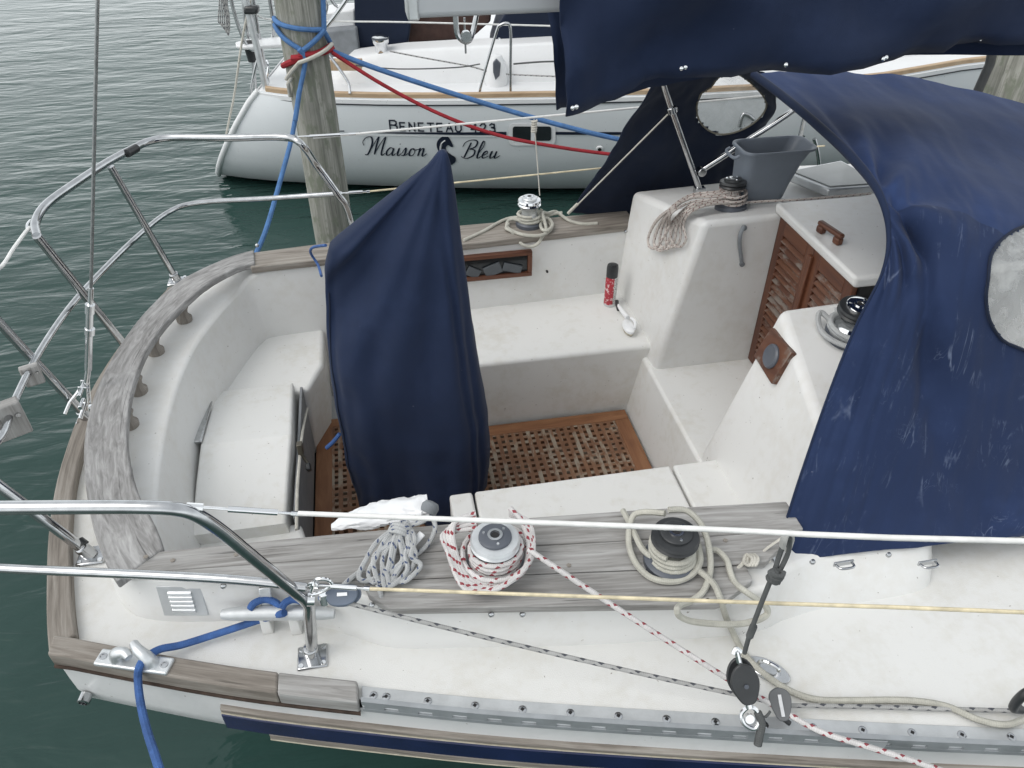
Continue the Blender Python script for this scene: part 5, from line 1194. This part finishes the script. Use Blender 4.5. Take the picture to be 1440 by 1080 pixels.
As = [-2.32, -2.25, -2.1, -1.9, -1.6, -1.2, -.8, -.4, 0, .4, .8, 1.2, 1.6, 2, 2.5, 3, 3.4, 3.9, 4.3, 4.9, 5.5, 6.2, 7, 7.8, 8.6]
def mir(p):
    d_ = p.x*S + p.y*K; a_ = p.x*K - p.y*S; return W(a_, 2*DC-d_, p.z)
def side(fn):
    return [fn(a) for a in As]
rws = [side(lambda a, L=L: fpt(a, *L)) for L in LV]
mb = MB(); mb.grid(rws); mb.grid([[mir(p) for p in r] for r in rws])
hl = mb.build('hull', FARHULL, nb_)
# transom (white, sloping)
mb = MB(); mb.grid([[r[0]+(r[0]-r[1]).normalized()*.012, mir(r[0])+(r[0]-r[1]).normalized()*.012] for r in rws]); mb.build('transom', FARDECK, nb_, solid=.02)
mb = MB(); mb.tube([r[0] for r in rws], .028, 10); mb.build('transom_rim', FARDECK, nb_)
mb = MB(); bt = [rws[-1], [p+(W(0, .22, -.02)-W(0, 0, 0)) for p in rws[-1]], [p+(W(0, .6, -.5)-W(0, 0, 0)) for p in rws[-1]]]
mb.grid(bt); mb.grid([[mir(p) for p in r] for r in bt]); mb.grid([[r[0], mir(r[0])] for r in bt]); mb.build('bottom', BOOT, nb_)
# deck
mb = MB(); mb.grid([[p + V((0, 0, -.002)) for p in rws[0]], [mir(p)+V((0, 0, -.002)) for p in rws[0]]]); mb.build('deck', FARDECK, nb_)
mb = MB(); mb.grid([[p+V((0, 0, -.012)) for p in rws[0]], [p+W(0, -.014, -.014) for p in rws[0]], [p+W(0, -.014, -.05) for p in rws[0]], [p+V((0, 0, -.052)) for p in rws[0]]]); mb.build('gunwale_band', FARDECK, nb_)
mb = MB(); mb.grid([[p+W(0, -.0155, -.052)-W(0, 0, 0) for p in rws[0]], [p+W(0, -.0155, -.062)-W(0, 0, 0) for p in rws[0]], [p+W(0, .02, -.064)-W(0, 0, 0) for p in rws[0]]]); mb.build('gunwale_line', INK, nb_)
tro = [p+W(0, .005, 0) for p in rws[0][1:]]; tri = [p+W(0, .055, 0) for p in rws[0][1:]]
mb = MB(); mb.plank([tuple(p) for p in tro], [tuple(p) for p in tri], lambda p: 1.03, lambda p: 1.085 + .02*max(0, (p[0]*K-p[1]*S)+1)); mb.build('toe_rail', LIGHTWOOD, nb_, bevel=.008)
def hullW(a, z, off=.006):
    f = 1-z/zdk(a); ins = lin(LV, f); return W(a, d0(a)+ins-off, z)
def decal(name, polys, mat, off=.006):
    """polys: lists of (a, z) outlines or quads laid on the hull side"""
    mb = MB()
    for q in polys:
        b = mb.pts([hullW(a, z, off) for a, z in q]); mb.face([b+i for i in range(len(q))])
    return mb.build(name, mat, nb_, smooth=False, solid=.003)
def hp(u, v):
    """pixel of the photograph -> (a, z) on the hull side"""
    d_ = 6.97
    for _ in range(8):
        p = P(u, v, d=d_); a_ = p.x*K-p.y*S; f = max(0, min(.95, 1-p.z/zdk(a_))); d_ = d0(a_) + lin(LV, f)
    return (a_, p.z)
def ribbon(pts, w, k=5, taper=True, slant=.9):
    pts = cr([(x, y, 0) for x, y in pts], k); res = []
    m_ = len(pts)
    for i in range(m_):
        t_ = pts[min(i+1, m_-1)]-pts[max(i-1, 0)]; t_ = t_.normalized() if t_.length > 0 else V((1, 0, 0)); n_ = V((-t_.y, t_.x, 0))
        ww = w*(.45+.75*max(0, -t_.y)) if taper else w
        if taper and i in (0, m_-1): ww *= .5
        res.append((pts[i]+n_*ww/2, pts[i]-n_*ww/2))
    return [[(a[0][0], a[0][1]), (a[1][0], a[1][1]), (b[1][0], b[1][1]), (b[0][0], b[0][1])] for a, b in zip(res, res[1:])]
def script(u0, v0, strokes, sx, sy, w, name):
    """strokes in letter units (x right, y up, 1 = x-height), slanted by the strokes themselves; (u0,v0) = baseline start in photo pixels"""
    ax, zx = hp(u0, v0); a2, z2 = hp(u0+100, v0); ppm = (a2-ax)/100
    polys = []
    for st in strokes:
        pt_ = [(ax+x*sx*ppm, zx+y*sy*ppm*1.18) for x, y in st]; polys += ribbon(pt_, w*ppm)
    return decal(name, polys, LETTER)
# handwritten letter shapes, units: x-height = 1
def sh(strokes, dx): return [[(x+dx+.30*y, y) for x, y in s_] for s_ in strokes]
gM = [[(-.35, 1.2), (-.55, 1.7), (-.2, 2.2), (.35, 2.25), (.6, 1.6), (.45, .5), (.2, .02), (-.05, .1)], [(.42, .4), (.9, 1.6), (1.25, 2.3), (1.15, 1.2), (1.1, .1)], [(1.12, .3), (1.6, 1.5), (2.05, 2.3), (1.95, 1.2), (1.9, .3), (2.05, .0), (2.35, .3)]]
ga = [[(.75, .8), (.4, 1.0), (.05, .6), (.05, .15), (.3, .0), (.6, .35), (.78, .95)], [(.78, .95), (.72, .25), (.85, .0), (1.15, .3)]]
gi = [[(.0, .35), (.18, .98), (.12, .2), (.28, .0), (.55, .3)], [(.16, 1.42), (.24, 1.5)]]
gs = [[(.0, .3), (.35, 1.02), (.42, .5), (.3, .05), (.0, .05)], [(.3, .05), (.55, .1), (.75, .35)]]
go = [[(.45, .95), (.1, .8), (.0, .25), (.3, .0), (.6, .35), (.55, .85), (.35, .95), (.6, .75), (.95, .85)]]
gn = [[(.0, .8), (.18, 1.0), (.15, .5), (.1, .0)], [(.12, .35), (.4, .9), (.62, .95), (.62, .5), (.6, .12), (.75, .0), (1.1, .35)]]
gB = [[(.35, 2.1), (.2, 1.2), (.0, .1)], [(-.5, 1.5), (-.35, 2.1), (.3, 2.45), (1.0, 2.3), (1.0, 1.6), (.4, 1.25)], [(.35, 1.25), (1.0, 1.1), (1.05, .45), (.5, .0), (-.1, .05), (-.35, .3)]]
gl = [[(.0, .3), (.5, 1.5), (.5, 2.2), (.3, 2.2), (.15, 1.2), (.15, .2), (.32, .0), (.6, .3)]]
ge = [[(.0, .35), (.5, .7), (.42, 1.0), (.12, .8), (.02, .3), (.25, .0), (.75, .35)]]
gu = [[(.0, .5), (.15, .98), (.1, .3), (.25, .0), (.55, .3), (.72, .98)], [(.72, .98), (.66, .2), (.82, .0), (1.25, .4)]]
word1 = sh(gM, .5) + sh(ga, 3.0) + sh(gi, 4.25) + sh(gs, 4.85) + sh(go, 5.75) + sh(gn, 6.75)
word2 = sh(gB, .35) + sh(gl, 1.75) + sh(ge, 2.45) + sh(gu, 3.3)
script(508, 217.5, word1, 11.6, 10.2, 2.0, 'boat_name_lettering'); script(648, 222, word2, 11.8, 9.6, 2.0, 'boat_name_lettering')
# maker lettering in plain caps (stroke letters)
caps = {'B': [[(0, 0), (0, 1)], [(0, 1), (.55, 1), (.72, .88), (.72, .66), (.55, .54), (0, .54)], [(.55, .54), (.78, .42), (.78, .12), (.6, 0), (0, 0)]], 'E': [[(.65, 0), (0, 0), (0, 1), (.65, 1)], [(0, .52), (.55, .52)]], 'N': [[(0, 0), (0, 1), (.75, 0), (.75, 1)]], 'T': [[(0, 1), (.8, 1)], [(.4, 1), (.4, 0)]],
 'A': [[(0, 0), (.42, 1), (.84, 0)], [(.16, .35), (.68, .35)]], 'U': [[(0, 1), (0, .25), (.2, 0), (.55, 0), (.75, .25), (.75, 1)]], '4': [[(.6, 0), (.6, 1), (0, .3), (.8, .3)]], '2': [[(0, .78), (.2, 1), (.55, 1), (.7, .78), (.6, .5), (0, 0), (.75, 0)]], '3': [[(0, .85), (.25, 1), (.6, .95), (.62, .6), (.25, .53)], [(.25, .53), (.65, .45), (.7, .1), (.35, 0), (0, .12)]]}
a_0, z_0 = hp(549, 183); a_1, _ = hp(695, 182); pos = 0; polys = []
word = 'BENETEAU 423'; Wd = sum({' ': .75}.get(c, 1.25) for c in word); un = (a_1-a_0)/Wd*1.22; hcap = un*.92
for i, c in enumerate(word):
    hh = 1.25 if i == 0 else 1.0
    if c != ' ':
        for st in caps[c]:
            pt_ = [(a_0+pos+x*un*.82*hh, z_0+y*hcap*hh) for x, y in st]
            for p_, q_ in zip(pt_, pt_[1:]):
                dx_, dz_ = q_[0]-p_[0], q_[1]-p_[1]; L_ = math.hypot(dx_, dz_) or 1; nx_, nz_ = -dz_/L_*.0062, dx_/L_*.0062; ex_, ez_ = dx_/L_*.006, dz_/L_*.006
                polys.append([(p_[0]-ex_+nx_, p_[1]-ez_+nz_), (p_[0]-ex_-nx_, p_[1]-ez_-nz_), (q_[0]+ex_-nx_, q_[1]+ez_-nz_), (q_[0]+ex_+nx_, q_[1]+ez_+nz_)])
        pos += un*(1.06 if i else 1.15)
    else: pos += un*.7
decal('maker_lettering', polys, LETTER)
# cove stripe
def strip(u0, v0, u1, v1, w0, w1, name='cove_stripe', mat=LETTER, n=14):
    A_, B_ = hp(u0, v0), hp(u1, v1); polys = []
    for i in range(n):
        t0, t1 = i/n, (i+1)/n; f_ = lambda t: (A_[0]+(B_[0]-A_[0])*t, A_[1]+(B_[1]-A_[1])*t); p_, q_ = f_(t0), f_(t1); wa, wb = w0+(w1-w0)*t0, w0+(w1-w0)*t1
        polys.append([(p_[0], p_[1]-wa), (q_[0], q_[1]-wb), (q_[0], q_[1]+wb), (p_[0], p_[1]+wa)])
    return decal(name, polys, mat)
strip(505, 186, 712, 187.5, .003, .016); strip(778, 187, 1010, 186, .013, .013); strip(400, 182, 484, 184, .003, .004)
strip(500, 189.5, 700, 191.5, .002, .004, 'cove_stripe', FARDECK)
# seahorse emblem
def em(pts, k=4, name='emblem', mat=LETTER, off=.006):
    q = [tuple(p)[:2] for p in cr([(x, y, 0) for x, y in pts], k, True)]; return decal(name, [[hp(x, y) for x, y in q]], mat, off)
em([(617, 213), (614, 204), (616, 197), (622, 192), (629, 191), (631, 193), (633, 196), (636, 202), (637, 206), (634, 206), (631, 204), (629, 204), (627, 208), (629, 213), (634, 217), (640, 221), (641, 226), (637, 230), (631, 228), (627, 224), (624, 218), (621, 210), (622, 203), (619, 207)])
decal('emblem', ribbon([hp(u, v) for u, v in ((621, 216), (619, 209), (621, 201), (626, 197))], .010, 4, False), FARDECK, .010)
em([(622, 226), (628, 229), (634, 229.5), (638, 228), (636, 231), (629, 232.5)])
# portlight in the hull
def prect(u0, v0, u1, v1, r, name, mat, off, par=nb_):
    cx_, cy_ = (u0+u1)/2, (v0+v1)/2; q = [(p.x, p.y) for p in rrect(cx_, cy_, u1-u0, v1-v0, r, 0, 4)]
    return decal(name, [[hp(x, y) for x, y in q]], mat, off)
prect(715, 173, 781, 204, 8, 'port_light_frame', FARDECK, .010); prect(721, 177, 775, 197, 3.5, 'port_light', SMOKE, .016)
prect(746.5, 176, 752, 198, 1, 'port_light_bar', FARDECK, .020)
def fitting(u, v, r, name='hull_fitting'):
    a_, z_ = hp(u, v); p = hullW(a_, z_, .004); n_ = (W(0, -1, -.3)-W(0, 0, 0)).normalized(); mb = MB(); mb.lathe([(r, 0), (r*.9, .012), (r*.55, .014), (r*.5, .004), (0, .004)], p, Rmat(n_), 18, False); return mb.build(name, FARDECK if r < .04 else STEEL, nb_)
fitting(843, 209, .035); fitting(378, 240, .03); fitting(408, 241, .042)
mb = MB(); p = hullW(*hp(843, 209), .016); mb.lathe([(.017, 0), (.017, .006)], p, Rmat(W(0, -1, -.3)), 12); mb.build('hull_fitting_hole', DARK, nb_)
# superstructure
def fbox(u0, v0, u1, v1, d, depth, name, mat, par=nb_, bev=.02, zlo=None):
    p0, p1, p2, p3 = P(u0, v1, d=d), P(u1, v1, d=d), P(u1, v0, d=d), P(u0, v0, d=d); off = W(0, depth, 0)-W(0, 0, 0); mb = MB()
    if zlo is not None: p0.z = p1.z = zlo
    mb.hexa([p0, p1, p1+off, p0+off], [p3, p2, p2+off, p3+off]); return mb.build(name, mat, par, bevel=bev)
def fpoly3(px, d, depth, name, mat, par=nb_, bev=.015):
    ps_ = [P(u, v, d=d) for u, v in px]; off = W(0, depth, 0)-W(0, 0, 0); mb = MB(); mb.hexa(ps_, [p+off for p in ps_]); return mb.build(name, mat, par, bevel=bev)
# coaming: outer sloped face and top
mb = MB()
prof = []
for a_ in [-1.75, -1.5, -1.0, 0, 1.0, 2.0, 3.0, 4.0]:
    hgt = lin([(-1.75, .02), (-1.5, .20), (-1.0, .26), (0, .31), (1, .36), (2.5, .42), (4, .30)], a_); dn = lin([(-1.75, 7.45), (1, 7.42), (2.5, 7.5), (4, 8.0)], a_)
    prof.append([W(a_, dn-.06, 1.0), W(a_, dn, 1.05+hgt*.5), W(a_, dn+.10, 1.05+hgt), W(a_, dn+.35, 1.06+hgt), W(a_, dn+.42, .9)])
mb.grid(prof); mb.face([0, 1, 2, 3, 4]); k_ = len(mb.v); mb.face([k_-5, k_-4, k_-3, k_-2, k_-1]); mb.build('coaming', FARDECK, nb_, bevel=.02, seg=3)
mb = MB(); pr_ = []
for a_ in [1.6, 2.2, 3, 4, 5, 6]: 
    hg = lin([(1.6, .55), (3, .52), (6, .2)], a_); hw_ = lin([(1.6, 1.25), (4, .95), (6, .4)], a_); pr_.append([W(a_, DC-hw_, 1.0), W(a_, DC-hw_+.12, 1.08+hg*.8), W(a_, DC-hw_+.3, 1.08+hg), W(a_, DC+hw_-.3, 1.08+hg), W(a_, DC+hw_, 1.0)])
mb.grid(pr_); mb.face([0, 1, 2, 3, 4]); mb.build('cabin', FARDECK, nb_, bevel=.03)
cs_ = fpoly3([(500, 78), (572, 70), (578, 30), (580, -60), (496, -60)], 7.85, .5, 'cockpit_enclosure', NAVY_D)
fpoly3([(573, 60), (662, 55), (690, 30), (690, 10), (576, 10)], 7.95, .25, 'cockpit_backrest', BROWNC)
fpoly3([(686, 78), (880, 82), (880, -30), (740, -30), (697, 42)], 7.72, .8, 'spray_hood', NAVY_D)
fpoly3([(455, 82), (505, 78), (500, 40), (455, 44)], 7.75, .4, 'helm_seat', GREYG); fpoly3([(455, 45), (500, 42), (498, 14), (455, 18)], 7.9, .3, 'locker', FARDECK)
mb = MB()
for u, v in ((702, 55), (695, 75), (711, 75)): mb.lathe([(.016, 0), (.014, .01), (0, .01)], P(u, v, d=7.71), Rmat(W(0, -1, .2)-W(0, 0, 0)), 10, False)
mb.build('press_stud', CHROME, nb_)
# stern seat plate with a hole, pads, winch, rails
cpl = P(362, 70, d=7.5); ol = [P(u, v, d=7.5) for u, v in ((362, 66), (372, 62), (388, 58), (402, 56), (402, 76), (386, 76), (368, 74), (363, 71))]
mb = MB(); ol = [W(*t_) for t_ in [(-2.5, 7.38, 1.36), (-2.54, 7.5, 1.36), (-2.45, 7.62, 1.36), (-2.1, 7.7, 1.36), (-2.1, 7.42, 1.36), (-2.4, 7.34, 1.36)]]
mb.hexa(ol, [p+V((0, 0, .03)) for p in ol]); spl = mb.build('stern_seat', FARDECK, nb_, bevel=.01)
mb = MB(); mb.lathe([(.07, 1.392), (.0, 1.393)], W(-2.41, 7.49, 0), None, 20, False); mb.build('rod_hole', DARK, spl); mb = MB(); mb.lathe([(.045, 1.22), (.06, 1.36)], W(-2.41, 7.5, 0), None, 16); mb.build('holder', BLACK, spl)
def ftube(px, d, r, name='stern_rail', mat=STEEL, k=5):
    mb = MB(); mb.tube(cr([P(u, v, d=(d if not isinstance(d, (list, tuple)) else d[i])) for i, (u, v) in enumerate(px)], k), r, 10); return mb.build(name, mat, nb_)
ftube([(337, -40), (350, 20), (362, 70), (375, 128)], 7.25, .030, mat=ALU); ftube([(350, -40), (360, 30), (372, 95)], 7.6, .022); ftube([(316, -40), (330, 20), (343, 56), (352, 69), (362, 70)], 7.4, .016); ftube([(340, -30), (345, 30), (356, 90), (360, 140)], 7.6, .016)
ftube([(358, 142), (353, 130), (358, 100), (362, 85)], 7.3, .013); ftube([(357, 18), (372, 26), (400, 28), (470, 30), (560, 31), (680, 34), (757, 36), (900, 40)], 7.3, .0075, 'lifeline', WIRE)
ftube([(376, -20), (385, 40), (380, 62)], 7.7, .018); ftube([(455, -20), (475, 10), (492, -10)], 7.7, .014); ftube([(455, 42), (474, 18), (495, -12)], 7.3, .018); ftube([(458, 20), (458, 2), (430, -20)], 7.7, .012)
fbox(342, 9, 362, 21, 7.2, .09, 'rail_clamp', BLACK)
mb = MB(); mb.tube(cr([P(375, 84, d=7.4), P(377, 96, d=7.38), P(375, 110, d=7.36)], 4), .012, 8); mb.tube(cr([P(373, 108, d=7.36), P(378, 110, d=7.36), P(377, 118, d=7.36), P(372, 116, d=7.36)], 4, True), .008, 6, closed=True); mb.build('snap_shackle', CHROME, nb_)
ftube([(463, 78), (478, 98), (490, 117), (492, 132)], [7.15, 7.1, 7.05, 7.0], .013, 'stanchion')
ftube([(675, 132), (677, 118), (698, 45), (703, 36), (713, 33), (718, 42), (718, 90), (718, 132)], 7.03, .0125, 'stanchion'); ftube([(653, 25), (654, 50), (655, 75)], 7.35, .010, 'stanchion')
fw_p = P(538, 86, d=7.6); mb = MB(); mb.lathe([(.11, -.10), (.105, 0), (.10, .02)], fw_p, None, 24); fwn = mb.build('winch', FARDECK, nb_)
mb = MB(); mb.lathe([(.085, .02), (.085, .05), (.06, .07), (.058, .14), (.075, .17), (.08, .19), (.078, .22), (.05, .24)], fw_p, None, 24); mb.build('winch_drum', CHROME, fwn); mb = MB(); mb.lathe([(.079, .19), (.08, .215), (.055, .235), (.0, .236)], fw_p, None, 24, False); mb.build('winch_cap', GREYP, fwn)
mb = MB(); pl_ = P(698, 105, d=7.34); mb.lathe([(.10, -.10), (.105, -.02), (.09, .10), (.05, .17), (0, .18)], pl_, None, 20, False); rp = mb.build('rope_clutch_hood', FARDECK, nb_)
pc_ = P(698, 98, d=7.24); mb = MB(); mb.hexa([pc_+W(x, -.01, z)-W(0, 0, 0) for x, z in ((-.03, -.02), (-.01, -.09), (.03, -.05), (.04, .05), (.0, .09), (-.03, .06))], [pc_+W(x, .04, z)-W(0, 0, 0) for x, z in ((-.03, -.02), (-.01, -.09), (.03, -.05), (.04, .05), (.0, .09), (-.03, .06))]); mb.build('clutch_face', GREYP, rp, bevel=.006)
ftube([(548, 72), (600, 82), (660, 93), (700, 103), (770, 107), (850, 110)], 7.3, .007, 'deck_line', R_GREY); ftube([(500, 92), (560, 97), (640, 95), (675, 90)], 7.25, .006, 'deck_line', R_DGREY); ftube([(722, 90), (760, 87), (800, 86)], 7.3, .008, 'deck_line', R_DGREY)
fbox(463, 85, 508, 100, 7.25, .08, 'toe_rail_block', LIGHTWOOD, bev=.01)
ftube([(1000, 128), (1015, 126), (1060, 128), (1075, 124)], 7.2, .012, 'bow_rail'); ftube([(1018, 128), (1014, 150), (1005, 172)], 7.1, .014, 'stanchion'); ftube([(1040, 178), (1046, 160), (1060, 168)], 7.0, .02, 'deck_block')
ftube([(1130, 190), (1118, 210)], 6.9, .018, 'stanchion'); ftube([(1145, 195), (1150, 215), (1153, 240)], 6.9, .018, 'stanchion')
mb = MB(); rp_ = P(1222, 99, d=8.2); mb.lathe([(.09, -.06), (.09, .0), (.06, .05), (0, .06)], rp_, None, 18, False); mb.build('deck_light', REDP, nb_)
ftube([(1195, 100), (1197, 90), (1197, 75)], 7.7, .012, 'stanchion')

# ================================================================== light, sky, camera
w = bpy.data.worlds.new('World'); bpy.context.scene.world = w; w.use_nodes = True
nt = w.node_tree; bg = nt.nodes['Background']; sky = nt.nodes.new('ShaderNodeTexSky'); sky.sky_type = 'NISHITA'; sky.sun_disc = False
EL, AZ = math.radians(55), math.radians(-105)
sky.sun_elevation = EL; sky.sun_rotation = AZ; sky.air_density = 1.0; sky.dust_density = 6.0; sky.ozone_density = 1.0
hs = nt.nodes.new('ShaderNodeHueSaturation'); hs.inputs['Saturation'].default_value = .35
nt.links.new(sky.outputs[0], hs.inputs['Color'])
oc = nt.nodes.new('ShaderNodeMix'); oc.data_type = 'RGBA'; oc.inputs[0].default_value = .55; oc.inputs[7].default_value = (8.0, 8.4, 8.6, 1)   # a closed cloud deck evens the sky out
gz = nt.nodes.new('ShaderNodeTexCoord'); gs_ = nt.nodes.new('ShaderNodeSeparateXYZ'); nt.links.new(gz.outputs['Generated'], gs_.inputs[0])
gr_ = nt.nodes.new('ShaderNodeValToRGB'); el_ = gr_.color_ramp.elements; el_[0].position = .05; el_[0].color = (1, 1, 1, 1); el_[1].position = .55; el_[1].color = (.5, .5, .5, 1)
nt.links.new(gs_.outputs[2], gr_.inputs['Fac']); gm_ = nt.nodes.new('ShaderNodeMix'); gm_.data_type = 'RGBA'; gm_.blend_type = 'MULTIPLY'; gm_.inputs[0].default_value = 1
gm_.inputs[6].default_value = (14.5, 15.2, 15.5, 1); nt.links.new(gr_.outputs[0], gm_.inputs[7]); nt.links.new(gm_.outputs[2], oc.inputs[7])   # the cloud deck is brighter towards the horizon
nt.links.new(hs.outputs[0], oc.inputs[6]); nt.links.new(oc.outputs[2], bg.inputs['Color']); bg.inputs['Strength'].default_value = .15
sd_ = bpy.data.lights.new('sun', 'SUN'); sd_.energy = .5; sd_.angle = math.radians(35); sd_.color = (1, .985, .965)
so_ = bpy.data.objects.new('sun', sd_); C.objects.link(so_)
# sky sun_rotation: azimuth measured from +Y clockwise
sv = V((math.sin(AZ)*math.cos(EL), math.cos(AZ)*math.cos(EL), math.sin(EL)))
so_.rotation_euler = sv.to_track_quat('Z', 'Y').to_euler(); so_.location = sv*30
cam = bpy.data.cameras.new('camera'); co = bpy.data.objects.new('camera', cam); C.objects.link(co)
co.location = (0, 0, HC); co.rotation_euler = (PI/2-PT, 0, -TH); cam.sensor_width = 36; cam.lens = 36*F/1440; cam.clip_end = 2000; cam.clip_start = .05
sc_ = bpy.context.scene; sc_.camera = co
sc_.view_settings.view_transform = 'Standard'; sc_.view_settings.look = 'None'; sc_.view_settings.exposure = .07; sc_.view_settings.gamma = 1
sc_.render.resolution_x = 1024; sc_.render.resolution_y = 768
